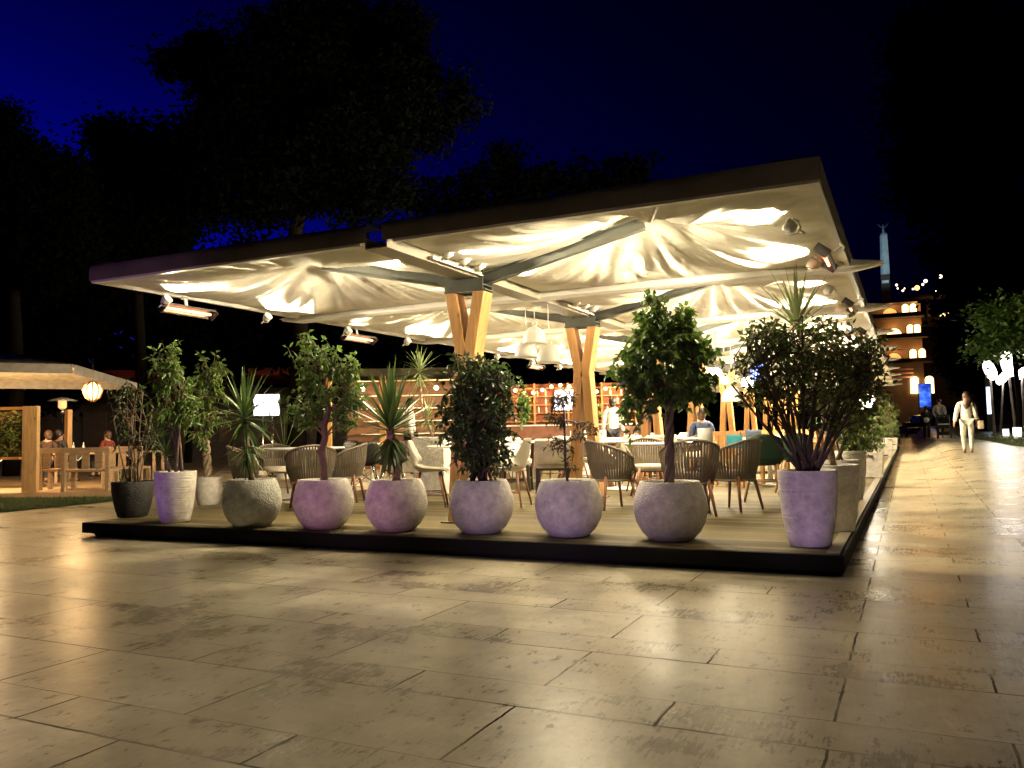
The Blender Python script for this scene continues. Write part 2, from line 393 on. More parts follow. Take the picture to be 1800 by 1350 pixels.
# gutters between the rows, poking out past the eaves
for r in range(1, NR + 1):
    mb = MB(); y = r * ROW; e = hw + .30
    mb.poly([(-e, y - .10, 2.70), (-e + .0, y + .10, 2.70), (e, y + .10, 2.70), (e, y - .10, 2.70)])
    pr = [(-.11, 2.745), (-.10, 2.66), (-.05, 2.635), (.05, 2.635), (.10, 2.66), (.11, 2.745)]
    for i in range(5):
        (a0, z0), (a1, z1) = pr[i], pr[i + 1]
        tz = lambda z: z + (.045 if z < 2.7 else -.03)
        mb.poly([(-hw, y + a0, z0), (hw, y + a0, z0), (hw, y + a1, z1), (-hw, y + a1, z1)])
        for s in (-1, 1): mb.poly([(s * hw, y + a0, z0), (s * e, y + a0 * .5, tz(z0)), (s * e, y + a1 * .5, tz(z1)), (s * hw, y + a1, z1)])
    mb.build('gutter', WHT, pav)
# centre beam: a shallow channel with two flanges, and edge rails
mb = MB(); yl = NR * ROW
mb.box((0, yl / 2, 2.645), (.20, yl - .02, .012)); 
for s in (-1, 1): mb.box((s * .107, yl / 2, 2.69), (.012, yl - .02, .10)); mb.box((s * .135, yl / 2, 2.735), (.044, yl - .02, .010))
mb.build('centre_beam', mat('beam_paint', (.34, .31, .25), .5, var=.1), pav)
mb = MB()
for s in (-1, 1): mb.box((s * (hw - .035), yl / 2, 2.705), (.05, yl - .03, .045))
mb.box((-hw / 2 - .06, .04, 2.705), (hw - .22, .045, .045)); mb.box((hw / 2 + .06, .04, 2.705), (hw - .22, .045, .045))
mb.build('edge_rail', WHT, pav)
# crossed timber posts with steel heads and arms out to the panel peaks
for r in range(NR):
    y = (r + .5) * ROW; mb = MB()
    for k, s in enumerate((-1, 1)):
        yo = s * .056
        mb.bar((s * .165, y, 2.50), (s * .035, y, 1.80), .20, .125, up=(1, 0, 0))
        mb.bar((s * .045, y, 2.02), (s * .17, y, DZ + .012), .192, .12, up=(1, 0, 0))
    p = mb.build('post', PINE, pav, bevel=.005)
    mb = MB(); mb.box((0, y, 2.555), (.44, .19, .012)); mb.box((0, y - .103, 2.555), (.44, .012, .13)); mb.box((0, y + .103, 2.555), (.44, .012, .13))
    for s in (-1, 1): mb.box((s * .165, y, 2.505), (.15, .19, .012)); mb.tube([(s * .16, y - .115, 2.55), (s * .16, y + .115, 2.55)], .012, 6)
    mb.build('post_head', STEEL, p)
    mb = MB(); mb.box((0, y, 2.60), (.07, .07, .08)); mb.box((0, y, DZ + .006), (.56, .30, .012)); mb.build('post_plate', STEEL, p)
    for s in (-1, 1):
        cx, cy = CEN[s, r]; ln = abs(cx); mb = MB()
        q0, q1 = V((s * .10, y, 2.60)), V((cx + s * .05, y, 2.985))
        mb.bar(q0, q1, .012, .10)
        for o in (.055, -.055): mb.bar(q0 + V((0, 0, o)), q1 + V((0, 0, o)), .085, .010)
        mb.box((cx, y, 3.03), (.04, .04, .08))
        mb.build('arm', STEEL, p)
# ---------------------------------------------------------------- lamps hanging under the roof
HOT = glow('lamp_glass', (1, .86, .6), 14)
ELEM = glow('heater_element', (1, .30, .13), 3.2)
LENS = glow('lamp_lens', (1, .9, .68), 6)
ORD = ['first', 'second', 'third', 'fourth', 'fifth', 'sixth', 'seventh', 'eighth', 'ninth']
def make_heater():
    t = thing('infrared_heater', (0, 0, 0), '-', 'heater', 'heaters along the pavilion eaves')
    mb = MB()
    def fn(i, j):
        a = PI * (j * 1.25 - .12); return (.07 * math.cos(a), (i - .5) * .72, .045 * math.sin(a))
    mb.grid(fn, 8, 14); mb.build('housing', mat('heater_housing', (.20, .19, .17), .4, metal=.6), t)
    for s in (-1, 1): MB().box((0, s * .375, 0), (.13, .03, .085)).build('end_cap', DARK, t, bevel=.008)
    mb = MB(); mb.grid(lambda i, j: (.058 * math.cos(PI * j), (i - .5) * .68, .03 * math.sin(PI * j)), 4, 8); mb.build('reflector', mat('reflector', (.6, .55, .5), .25, metal=.8), t)
    MB().tube([(0, -.33, -.004), (0, .33, -.004)], .014, 8).build('element', ELEM, t)
    mb = MB(); mb.bar((0, 0, .04), (.05, 0, .16), .04, .012); mb.box((.05, 0, .16), (.05, .10, .012)); mb.build('bracket', WHT, t)
    return Kind(t)
def make_flood():
    t = thing('floodlight', (0, 0, 0), '-', 'floodlight', 'floodlights along the pavilion eaves')
    MB().lathe([(.001, -.07), (.045, -.065), (.06, -.03), (.065, .02), (.068, .03)], 20).build('shell', WHT, t)
    MB().lathe([(.001, .026), (.06, .024)], 20).build('lens', LENS, t)
    mb = MB(); mb.tube([(0, .07, 0), (0, .075, -.05), (0, .03, -.11), (0, -.03, -.11), (0, -.075, -.05), (0, -.07, 0)], .008, 6); mb.tube([(0, 0, -.11), (.0, 0, -.17)], .012, 6); mb.build('yoke', WHT, t)
    return Kind(t)
def make_track(n=4):
    t = thing('track_light', (0, 0, 0), '-', 'spotlight', 'spotlight tracks along the centre beam')
    mb = MB(); mb.box((0, 0, 0), (.035, 1.3, .03)); mb.build('rail', WHT, t)
    for k in range(n):
        y = (k - 1.5) * .32; a = V((.04, y, .02)); b = V((.11, y, .06)); q = MB()
        q.tube([a, b], .032, 12); q.bar((0, y, 0), (.05, y, .03), .02, .02); h = q.build('spot_head', WHT, t)
        dd = (b - a).normalized(); MB().tube([b + dd * .001, b + dd * .006], .027, 12).build('lens', LENS, h)
    return Kind(t)
heater, flood, track = make_heater(), make_flood(), make_track()
for r in range(NR):
    cy = RY0 + (r + .5) * ROW; E = PLAMP
    if r < 6:
        heater.put((RX0 + .12, cy - .45, 2.53), 0, f'slim heater with glowing orange element under the left eave, {ORD[r]} bay from the front', None).rotation_euler = (0, math.radians(-38), PI * 0)
        heater.put((RX1 - .14, cy + .35, 2.55), PI, f'slim heater under the right eave, {ORD[r]} bay from the front').rotation_euler = (0, math.radians(38), 0)
    for s in (-1, 1):
        xo = RX1 - .30 if s > 0 else RX0 + .22
        for k, yo in enumerate((-.85, .75)):
            if r >= 4 and k: continue
            px = V((xo, cy + yo, 2.60)); tg = V((xo - s * .62, cy + yo * .93, 3.02))
            lamp('SPOT', px + (tg - px).normalized() * .05, E * (1, 1.1, 1.8, 3, 6)[min(r, 4)], WARM, .04, tg, 120, .7)
            if r < 5:
                f = flood.put(px, 0, f'round white floodlight under the {"right" if s > 0 else "left"} eave, {"near" if k == 0 else "far"} one of the {ORD[r]} bay from the front')
                f.scale = (.8,) * 3; f.rotation_euler = (tg - px).to_track_quat('Z', 'Y').to_euler()
        if r < 6:
            tk = track.put((XC + s * .16, cy - .35, 2.665), 0 if s > 0 else PI, f'white spotlight strip {"right" if s > 0 else "left"} of the centre beam in the {ORD[r]} bay from the front')
        for k, yo in enumerate((-.75, .35)):
            if r >= 4 and k: continue
            px = V((XC + s * .34, cy + yo, 2.735)); tg = V((XC + s * .95, cy + yo, 2.98))
            lamp('SPOT', px, E * .8 * (1, 1.1, 1.8, 3, 6)[min(r, 4)], WARM, .04, tg, 130, .7)
# added fill spots shining down on the tables, every bay, no fixtures
for r in range(NR):
    for s in (-1, 1):
        lamp('SPOT', (XC + s * 1.0, RY0 + (r + .5) * ROW, 2.60), DOWN * (.75, 1.8, 3.4, 4.2)[min(r, 3)], WARM, .25, (XC + s * 1.6, RY0 + (r + .5) * ROW, 0), 150, .8)
for x in (-6.7, -5.1, -3.3, -1.5): lamp('SPOT', (x, RY0 + 1.35, 2.60), EDGE, WARM, .12, (x, RY0 + 1.25, 0), 125, .8)  # added fill that lights the front plants from above, no lamps hang here
# bell pendants
BELL = mat('bell_enamel', (.66, .64, .58), .4, var=.04)
def make_bell():
    t = thing('pendant_lamp', (0, 0, 0), '-', 'pendant lamp', 'white bell pendants under the centre beam')
    prof = [(.205, 0), (.212, .01), (.205, .06), (.19, .15), (.155, .23), (.10, .285), (.045, .305), (.03, .32)]
    q = MB(); q.lathe(prof, 28); q.lathe([(r_ - .008, z) for r_, z in prof[1:-1]], 28); q.build('shade', BELL, t)
    q = MB(); q.tube([(.045 * math.cos(a), 0, .36 + .045 * math.sin(a)) for a in [PI * 2 * i / 14 for i in range(15)]], .011, 6); q.build('ring', BELL, t)
    MB().tube([(0, 0, 0), (0, 0, 1)], .006, 5).build('cord', WHT, t)
    MB().ball((0, 0, .10), .06, 12).build('bulb', HOT, t)
    return Kind(t)
bell = make_bell()
for (px, py, dep, k_, lb) in ((925, 628, 10.7, .70, 'white bell pendant hanging furthest left of the bunch between the timber posts'), (940, 604, 10.4, .70, 'white bell pendant hanging highest of the bunch between the timber posts'), (965, 638, 10.2, .72, 'white bell pendant hanging lowest and rightmost of the bunch between the timber posts'), (1287, 706, 15.5, .9, 'white bell pendant half hidden behind the tall shrub on the right')):
    p = pd(px, py, dep); o = bell.put(p, 0, lb); o.scale = (k_,) * 3; lamp('POINT', p + V((0, 0, .04)), 6, (1, .85, .6), .05)
    for c in kids(o):
        if c.name.startswith('cord'): c.location = (0, 0, .40); c.scale = (1, 1, max(.02, (2.66 - p.z) / k_ - .40))
# ================================================================ potted plants
def pot_mat(name, c, ribs=0, rough=.8):
    m, nt, b, out = new_mat(name)
    n = N(nt, 'ShaderNodeTexNoise', Scale=14.0, Detail=6.0, Roughness=.7); L(nt, coords(nt, (1, 1, 1)), n.inputs['Vector'])
    lo = tuple(x * .6 for x in c); hi = tuple(min(1, x * 1.15) for x in c)
    st = N(nt, 'ShaderNodeTexNoise', Scale=2.6, Detail=3.0); L(nt, coords(nt), st.inputs['Vector'])
    t = M_(nt, 'ADD', M_(nt, 'MULTIPLY', n.outputs[0], .6), M_(nt, 'MULTIPLY', st.outputs[0], .4))
    r = ramp(nt, t, [(.36, lo), (.62, hi)]); L(nt, r.outputs[0], b.inputs['Base Color']); b.inputs['Roughness'].default_value = rough
    h = n.outputs[0]
    if ribs:
        w_ = N(nt, 'ShaderNodeTexNoise', Scale=1.0, Detail=3.0); L(nt, coords(nt, (3, 3, 75)), w_.inputs['Vector']); h = M_(nt, 'ADD', M_(nt, 'MULTIPLY', h, .4), M_(nt, 'MULTIPLY', w_.outputs[0], 1.3))
    else:
        f = N(nt, 'ShaderNodeTexNoise', Scale=70.0, Detail=3.0); L(nt, coords(nt), f.inputs['Vector']); h = M_(nt, 'ADD', h, M_(nt, 'MULTIPLY', f.outputs[0], .6))
    bp = N(nt, 'ShaderNodeBump', Strength=.45 if ribs else 1.0, Distance=.012 if ribs else .022); L(nt, h, bp.inputs['Height']); L(nt, bp.outputs[0], b.inputs['Normal'])
    return m
PC = pot_mat('pale_concrete', (.66, .62, .56)); PCG = pot_mat('grey_concrete', (.46, .46, .40)); PR = pot_mat('ribbed_concrete', (.66, .62, .56), 1)
PK = pot_mat('black_plastic', (.012, .011, .011), 0, .45); PW = pot_mat('white_planter', (.62, .59, .53))
SOIL = mat('potting_soil', (.035, .024, .016), .95, bump=1, bsc=50)
BARK = mat('bark', (.15, .105, .07), .85, sc=(30, 30, 6), bump=.8, bsc=45); BARKD = mat('dark_bark', (.06, .04, .028), .85, sc=(30, 30, 6), bump=.6, bsc=45)
PALMB = mat('fibrous_bark', (.28, .21, .14), .9, var=.5, sc=(14, 14, 40), bump=1, bsc=30)
LF = {'ficus': leafmat('ficus_leaf', (.045, .105, .016), (.15, .235, .05), .33), 'bright': leafmat('pale_ficus_leaf', (.06, .11, .018), (.15, .21, .05), .35),
      'dark': leafmat('dark_leaf', (.018, .040, .011), (.06, .10, .026), .36), 'olive': leafmat('olive_leaf', (.05, .085, .018), (.17, .21, .06), .36, .35),
      'maple': leafmat('maple_leaf', (.06, .045, .015), (.10, .06, .025), .5), 'blade': leafmat('blade_leaf', (.045, .095, .022), (.12, .19, .055), .35, .2),
      'paleblade': leafmat('pale_blade_leaf', (.13, .19, .06), (.28, .33, .16), .4, .15), 'box': leafmat('box_leaf', (.10, .16, .03), (.24, .30, .07), .4),
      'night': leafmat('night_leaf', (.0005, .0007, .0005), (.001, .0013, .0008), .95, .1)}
def round_pot(R, H): 
    return [(R * .52, 0), (R * .60, .012), (R * .78, H * .14), (R * .93, H * .31), (R, H * .52), (R * .965, H * .72), (R * .87, H * .90), (R * .80, H * .985), (R * .785, H), (R * .735, H), (R * .73, H - .03), (R * .76, H - .10)]
def tall_pot(R, H):
    return [(R * .66, 0), (R * .70, .012), (R * .80, H * .2), (R * .90, H * .45), (R * .965, H * .72), (R, H * .985), (R * .99, H), (R * .90, H), (R * .89, H - .04), (R * .88, H - .10)]
def pot(t, prof, m, n=40, soil=.045):
    p = MB().lathe(prof, n, wob=.012).build('pot', m, t)
    H = max(z for _, z in prof); rr = prof[-1][0]
    q = MB(); q.grid(lambda i, j: (rr * 1.03 * i * math.cos(2 * PI * j), rr * 1.03 * i * math.sin(2 * PI * j), H - soil + .012 * noise.noise(V((i * 3, j * 9, H)))), 4, 20); q.build('soil', SOIL, p)
    return H - soil
def twig_crown(t, starts, blobs, ntwig, per, Lf, Wf, lm, droop=.3, bark=None, r0=.006, t0=.35, spread=.9, surf=.5, up=.12, clump=1):
    lv, tw = MB(), MB(); wts = [b[2] for b in blobs]
    for _ in range(ntwig):
        c, rad, w_ = random.choices(blobs, wts)[0]
        d = V((random.gauss(0, 1), random.gauss(0, 1), random.gauss(0, 1))).normalized(); s = rnd() ** (surf * .75) * (U(1.1, 1.4) if rnd() < .14 else 1)
        e = V(c) + V((d.x * rad[0], d.y * rad[1], d.z * rad[2])) * s
        a = V(min(random.sample(starts, min(4, len(starts))), key=lambda q: (V(q) - e).length))
        mid = a.lerp(e, .5) + V((U(-.05, .05), U(-.05, .05), U(0, 1) * up + up * .3))
        P = [a.lerp(mid, x).lerp(mid.lerp(e, x), x) for x in [i / 6 for i in range(7)]]
        tw.tube(P, [r0 * (1 - .8 * i / 6) for i in range(7)], 4, cap=False)
        for k in range(int(per * .8)):
            x = t0 + (1 - t0) * (rnd() ** .7); q = a.lerp(mid, x).lerp(mid.lerp(e, x), x)
            tg = (mid.lerp(e, x) - a.lerp(mid, x)).normalized()
            o = V((random.gauss(0, 1), random.gauss(0, 1), random.gauss(0, 1))).normalized()
            dd = tg * .5 + o * spread - V((0, 0, droop)); q = q + o * U(0, .02) * clump
            lv.leaf(q, dd, Lf * U(.5, 1.3), Wf * U(.6, 1.25), droop=droop * .4)
    tw.build('branches', bark or BARK, t); return lv.build('crown', lm, t)
def rel(base, dep): return lambda px, py, dd=0: pd(px, py, dep + dd) - V(base)
def blob(R_, dep, px, py, rx, ry, w_=None, dd=0):
    return (R_(px, py, dd), (rx / F * dep * 1.08, rx / F * dep * .9, ry / F * dep * 1.05), w_ or rx * ry)
def blades(t, c, n, l, w_, lm, elmin=-.6, elmax=1.4, bend=.5, name='leaves', tilt=None):
    mb = MB()
    for k in range(n):
        x = (k + .5) / n; el = elmin + (elmax - elmin) * x ** .8; az = k * 2.399963 + U(-.2, .2)
        d = V((math.cos(az) * math.cos(el), math.sin(az) * math.cos(el), math.sin(el)))
        if tilt: d = (d + V(tilt)).normalized()
        mb.blade(V(c) + V((0, 0, (x - .5) * .10)), d, l * U(.75, 1.1) * (1 if el > -.2 else .8), w_ * U(.8, 1.15), bend=bend * U(.3, 1.5) * (1.1 - x * .7))
    return mb.build(name, lm, t)
def potted(name, base, label, cat='potted plant'):
    return thing(name, base, label, cat, None)
# --- 1 black pot, thin dark shrub
B = at(233, 908); dp = depth(B); R = rel(B, dp); t = potted('potted_shrub', B, 'thin dark multi stemmed shrub in a black pot at the left corner of the deck', 'potted shrub')
h = pot(t, tall_pot(.235, .41), PK)
stems = []; mb = MB()
for k in range(9):
    e = R(*[(205, 690), (222, 668), (238, 680), (252, 690), (268, 720), (200, 740), (280, 760), (230, 735), (258, 742)][k], U(-.15, .15)); a = V((U(-.08, .08), U(-.08, .08), h)); m_ = a.lerp(e, .5) + V((U(-.05, .05), 0, .05))
    P = [a.lerp(m_, x).lerp(m_.lerp(e, x), x) for x in [i / 6 for i in range(7)]]; mb.tube(P, [.011 - .0013 * i for i in range(7)], 5); stems += P[2:]
mb.build('stems', BARK, t)
twig_crown(t, stems, [blob(R, dp, 232, 700, 42, 34), blob(R, dp, 212, 750, 26, 40), blob(R, dp, 262, 765, 30, 45)], 60, 11, .055, .026, LF['dark'], .35)
q = MB()
for k in range(14): q.leaf(V((-.12 + U(-.05, .05), -.06 + U(-.05, .05), h + U(0, .14))), V((U(-1, 1), U(-1, 1), .6)), .07, .03)
q.build('ground_leaves', LF['box'], t)
# --- 2 pale tapered pot with slim fig and a small yucca
B = at(308, 917); dp = depth(B); R = rel(B, dp); t = potted('potted_fig', B, 'slim fig tree with a small yucca at its foot in a pale tapered pot', 'potted tree')
h = pot(t, tall_pot(.218, .545), PR)
mb = MB(); st = []
for k in range(4):
    a = V((.05 + U(-.04, .04), U(-.05, .05), h - .02)); e = R(*[(312, 700), (300, 650), (322, 670), (290, 690)][k]); m_ = a.lerp(e, .5) + V((U(-.03, .03), U(-.03, .03), 0))
    P = [a.lerp(m_, x).lerp(m_.lerp(e, x), x) for x in [i / 7 for i in range(8)]]; mb.tube(P, [.017 - .0014 * i for i in range(8)], 6); st += P[3:]
mb.build('trunk', BARK, t)
twig_crown(t, st, [blob(R, dp, 284, 625, 30, 30), blob(R, dp, 312, 612, 12, 18, 250), blob(R, dp, 297, 670, 40, 42), blob(R, dp, 290, 725, 45, 42), blob(R, dp, 330, 715, 25, 40)], 95, 13, .08, .034, LF['ficus'], .55)
blades(t, R(291, 800), 26, .26, .022, LF['blade'], -.2, 1.4, .4)
MB().tube([V((-.06, 0, h - .02)), R(291, 803)], .02, 7).build('yucca_stem', PALMB, t)
# --- 3 pot behind
B = at(366, 887); dp = depth(B); R = rel(B, dp); t = potted('potted_fig', B, 'pale green fig with a thick woven trunk in a squat pot behind the front row', 'potted tree')
h = pot(t, tall_pot(.19, .375), PR)
mb = MB(); top = R(362, 775)
for k in range(3):
    mb.tube([V((0, 0, h - .02)).lerp(top, i / 12) + V((.035 * math.cos(i * .75 + k * 2.09), .035 * math.sin(i * .75 + k * 2.09), 0)) for i in range(13)], [.034 - .0012 * i for i in range(13)], 7)
mb.build('trunk', PALMB, t)
twig_crown(t, [top, R(362, 740), R(366, 700), R(368, 670)], [blob(R, dp, 368, 650, 36, 36), blob(R, dp, 392, 640, 20, 24, 400), blob(R, dp, 345, 690, 28, 40), blob(R, dp, 372, 715, 42, 45), blob(R, dp, 350, 760, 24, 26)], 110, 13, .085, .036, LF['bright'], .55, r0=.008)
# --- 4 yucca in the grey ball pot
POTS = {}
def ball(px, py, mat_, label, name, cat, R_=.295, H_=.475):
    B = at(px, py); t = potted(name, B, label, cat); h = pot(t, round_pot(R_, H_), mat_); return t, B, depth(B), h
t, B, dp, h = ball(443, 925, PCG, 'spiky yucca with hanging lower leaves in the grey speckled ball pot, leftmost ball pot', 'potted_yucca', 'potted yucca'); R = rel(B, dp)
MB().tube([V((0, 0, h - .03)), R(441, 830), R(434, 790), R(431, 745)], [.036, .03, .03, .034], 8).build('trunk', PALMB, t)
blades(t, R(430, 735), 46, .52, .042, LF['blade'], -1.1, 1.5, .55)
blades(t, R(435, 790), 22, .40, .042, LF['blade'], -1.3, -.2, .7, 'hanging_leaves')
# --- 5 fig in second ball pot
t, B, dp, h = ball(569, 928, PC, 'loose fig tree with knobbly trunk and tall side shoot in a mauve lit ball pot', 'potted_fig', 'potted tree'); R = rel(B, dp)
TR = [V((0, 0, h - .03)), R(571, 820), R(565, 795), R(572, 770), R(569, 745), R(580, 720), R(574, 690)]
MB().tube(TR, [.042, .034, .04, .032, .036, .024, .016], 9).build('trunk', BARK, t)
twig_crown(t, TR[3:] + [R(560, 660), R(590, 660), R(545, 690), R(605, 690)], [blob(R, dp, 560, 640, 45, 48), blob(R, dp, 530, 600, 14, 40, 500), blob(R, dp, 512, 620, 12, 22, 250), blob(R, dp, 608, 645, 28, 30), blob(R, dp, 625, 690, 26, 30), blob(R, dp, 525, 690, 36, 40), blob(R, dp, 585, 700, 46, 44), blob(R, dp, 545, 735, 46, 24), blob(R, dp, 620, 735, 26, 24)], 150, 10, .072, .042, LF['ficus'], .45, r0=.008, surf=.4)
# --- 6 yucca with broad skirt
t, B, dp, h = ball(697, 932, PC, 'broad yucca with drooping skirt of leaves in the most magenta lit ball pot', 'potted_yucca', 'potted yucca'); R = rel(B, dp)
MB().tube([V((0, 0, h - .03)), R(698, 825), R(690, 790), R(686, 755)], [.045, .036, .036, .04], 9).build('trunk', PALMB, t)
blades(t, R(686, 752), 70, .60, .042, LF['blade'], -.15, 1.45, .25)
blades(t, R(688, 775), 40, .42, .046, LF['blade'], -1.3, -.5, .6, 'hanging_leaves')
# --- 7 dense dark shrub
t, B, dp, h = ball(847, 936, PC, 'dense dark green shrub filling a lilac ball pot in front of the first timber post', 'potted_shrub', 'potted shrub'); R = rel(B, dp)
mb = MB(); st = []
for k in range(12):
    a = V((U(-.12, .12), U(-.12, .12), h - .02)); e = R(U(790, 890), U(650, 720), U(-.15, .15)); m_ = a.lerp(e, .5) + V((U(-.04, .04), U(-.04, .04), 0))
    P = [a.lerp(m_, x).lerp(m_.lerp(e, x), x) for x in [i / 7 for i in range(8)]]; mb.tube(P, [.014 - .0012 * i for i in range(8)], 5); st += P[1:]
mb.build('stems', BARKD, t)
twig_crown(t, st, [blob(R, dp, 840, 680, 72, 50), blob(R, dp, 825, 645, 40, 22, 900), blob(R, dp, 865, 640, 12, 26, 200), blob(R, dp, 838, 740, 82, 52), blob(R, dp, 850, 800, 60, 42)], 380, 13, .062, .036, LF['dark'], .3)
# --- 8 sparse maple
t, B, dp, h = ball(1001, 941, PC, 'sparse young maple with one thin stem in a coarse textured lilac ball pot', 'potted_maple', 'potted tree', .298, .48); R = rel(B, dp)
TR = [V((0, 0, h - .03)), R(994, 820), R(993, 780), R(992, 740), R(990, 705)]
MB().tube(TR, [.014, .011, .010, .008, .005], 6).build('trunk', BARKD, t)
twig_crown(t, TR[1:], [blob(R, dp, 990, 705, 24, 16), blob(R, dp, 975, 735, 22, 20), blob(R, dp, 1035, 757, 24, 9, 380), blob(R, dp, 972, 780, 18, 16), blob(R, dp, 1000, 800, 12, 12), blob(R, dp, 1008, 825, 9, 5, 60)], 70, 13, .05, .016, LF['maple'], .35, r0=.004, up=.04)
# --- 9 braided fig
t, B, dp, h = ball(1180, 948, PC, 'full round fig with braided trunk in the largest pale ball pot on the right', 'potted_fig', 'potted tree', .305, .475); R = rel(B, dp)
mb = MB(); top = R(1176, 705)
for k in range(3):
    mb.tube([V((0, 0, h - .03)).lerp(top, i / 16) + V((.024 * math.cos(i * .62 + k * 2.09), .024 * math.sin(i * .62 + k * 2.09), 0)) for i in range(17)], [.026 - .0006 * i for i in range(17)], 7)
mb.build('trunk', BARK, t)
st = [top, R(1170, 680), R(1150, 660), R(1195, 660), R(1176, 620), R(1160, 590), R(1195, 600)]
twig_crown(t, st, [blob(R, dp, 1165, 630, 74, 62), blob(R, dp, 1140, 548, 22, 30), blob(R, dp, 1198, 556, 16, 24, 500), blob(R, dp, 1085, 650, 20, 34, 600), blob(R, dp, 1256, 610, 14, 26, 500), blob(R, dp, 1145, 570, 28, 34), blob(R, dp, 1192, 580, 34, 32), blob(R, dp, 1120, 640, 40, 50), blob(R, dp, 1215, 625, 36, 50), blob(R, dp, 1130, 700, 40, 40), blob(R, dp, 1220, 690, 40, 42), blob(R, dp, 1250, 670, 16, 50, 500), blob(R, dp, 1095, 730, 14, 24, 250), blob(R, dp, 1112, 766, 8, 10, 60)], 330, 10, .076, .054, LF['ficus'], .38, r0=.008, surf=.4)
# --- 10 tall ribbed pot with vase shaped shrub
B = at(1424, 958); dp = depth(B); R = rel(B, dp); t = potted('potted_shrub', B, 'big vase shaped shrub in the tall ribbed pot at the front right corner', 'potted shrub')
h = pot(t, tall_pot(.222, .57), PR)
mb = MB(); st = []
for k in range(17):
    a = V((U(-.07, .07), U(-.07, .07), h - .02)); e = R(1270 + 300 * (k + .5) / 17 + U(-12, 12), 650 - 70 * math.sin(PI * (k + .5) / 17) + U(-30, 40), U(-.3, .3)); m_ = a.lerp(e, .45) + V((0, 0, -.04 + U(0, .05)))
    P = [a.lerp(m_, x).lerp(m_.lerp(e, x), x) for x in [i / 8 for i in range(9)]]; mb.tube(P, [.017 - .0014 * i for i in range(9)], 6); st += P[3:]
mb.build('stems', BARKD, t)
twig_crown(t, st, [blob(R, dp, 1425, 600, 95, 48), blob(R, dp, 1340, 600, 48, 36), blob(R, dp, 1300, 640, 34, 20, 900), blob(R, dp, 1360, 570, 24, 22, 500), blob(R, dp, 1505, 615, 60, 50), blob(R, dp, 1420, 660, 105, 46), blob(R, dp, 1340, 690, 40, 34), blob(R, dp, 1530, 680, 48, 48), blob(R, dp, 1490, 730, 40, 40, 900), blob(R, dp, 1545, 700, 30, 44)], 400, 11, .056, .031, LF['olive'], .15, BARKD, .006, surf=.45, up=.06)
# --- pots along the right edge
B = at(1472, 933); dp = depth(B); R = rel(B, dp); t = potted('potted_dracaena', B, 'pale spiky dracaena rising above the shrub from the second ribbed pot on the right', 'potted dracaena')
h = pot(t, tall_pot(.20, .57), PR)
MB().tube([V((0, 0, h - .03)), R(1455, 760), R(1425, 650), R(1402, 572)], [.03, .026, .024, .026], 7).build('trunk', PALMB, t)
blades(t, R(1401, 570), 46, .50, .030, LF['paleblade'], .1, 1.45, .2)
blades(t, R(1440, 700), 24, .4, .03, LF['blade'], -.9, .9, .5, 'lower_leaves')
rowp = [((1478, 905), .20, .56, 'ribbed', (1490, 740, 40, 36), 'olive', 'leafy bush in the third ribbed pot along the right edge of the deck'),
        ((1497, 878), .19, .60, 'ribbed', (1505, 775, 30, 30), 'ficus', 'leafy bush in the tall pale pot with a dry frond, fourth along the right edge'),
        ((1530, 838), .24, .44, 'square', (1532, 755, 34, 34), 'ficus', 'green bush in the nearest square white planter along the right edge'),
        ((1553, 803), .26, .42, 'square', (1556, 730, 26, 38), 'bright', 'light green bush in the second square white planter along the right edge'),
        ((1565, 790), .28, .45, 'square', (1566, 735, 18, 30), 'bright', 'light green bush in the third square white planter along the right edge'),
        ((1573, 780), .30, .50, 'square', (1574, 738, 14, 24), 'ficus', 'small green bush in the farthest square white planter along the right edge')]
for (bp_, R_, H_, kind, (cx, cy, rx, ry), lm, lb) in rowp:
    B = at(*bp_); dp = depth(B); R = rel(B, dp); t = potted('potted_bush', B, lb, 'potted bush')
    if kind == 'ribbed': h = pot(t, tall_pot(R_, H_), PR)
    else:
        s2 = 1.4142
        p = MB().lathe([(R_ * s2 * .86, 0), (R_ * s2, H_), (R_ * s2 * .92, H_), (R_ * s2 * .90, H_ - .05)], 4, sm=False).build('pot', PW, t, bevel=.012); p.rotation_euler.z = PI / 4
        h = H_ - .05; q = MB(); q.box((0, 0, H_ - .06), (R_ * 1.8, R_ * 1.8, .02)); q.build('soil', SOIL, p)
    c0 = V((0, 0, h)); c1 = R(cx, cy); st = [c0.lerp(c1, x) for x in (.2, .4, .6, .8, 1)]
    mb = MB()
    for k in range(4): mb.tube([V((U(-.05, .05), U(-.05, .05), h - .02)), c0.lerp(c1, .5) + V((U(-.08, .08), U(-.08, .08), 0)), c1], [.014, .01, .006], 5)
    mb.build('stems', BARKD, t)
    twig_crown(t, st, [blob(R, dp, cx, cy, rx, ry), blob(R, dp, cx - rx * .4, cy - ry * .5, rx * .6, ry * .6), blob(R, dp, cx + rx * .3, cy + ry * .3, rx * .7, ry * .7)], 70, 11, .07, .036, LF[lm], .35)
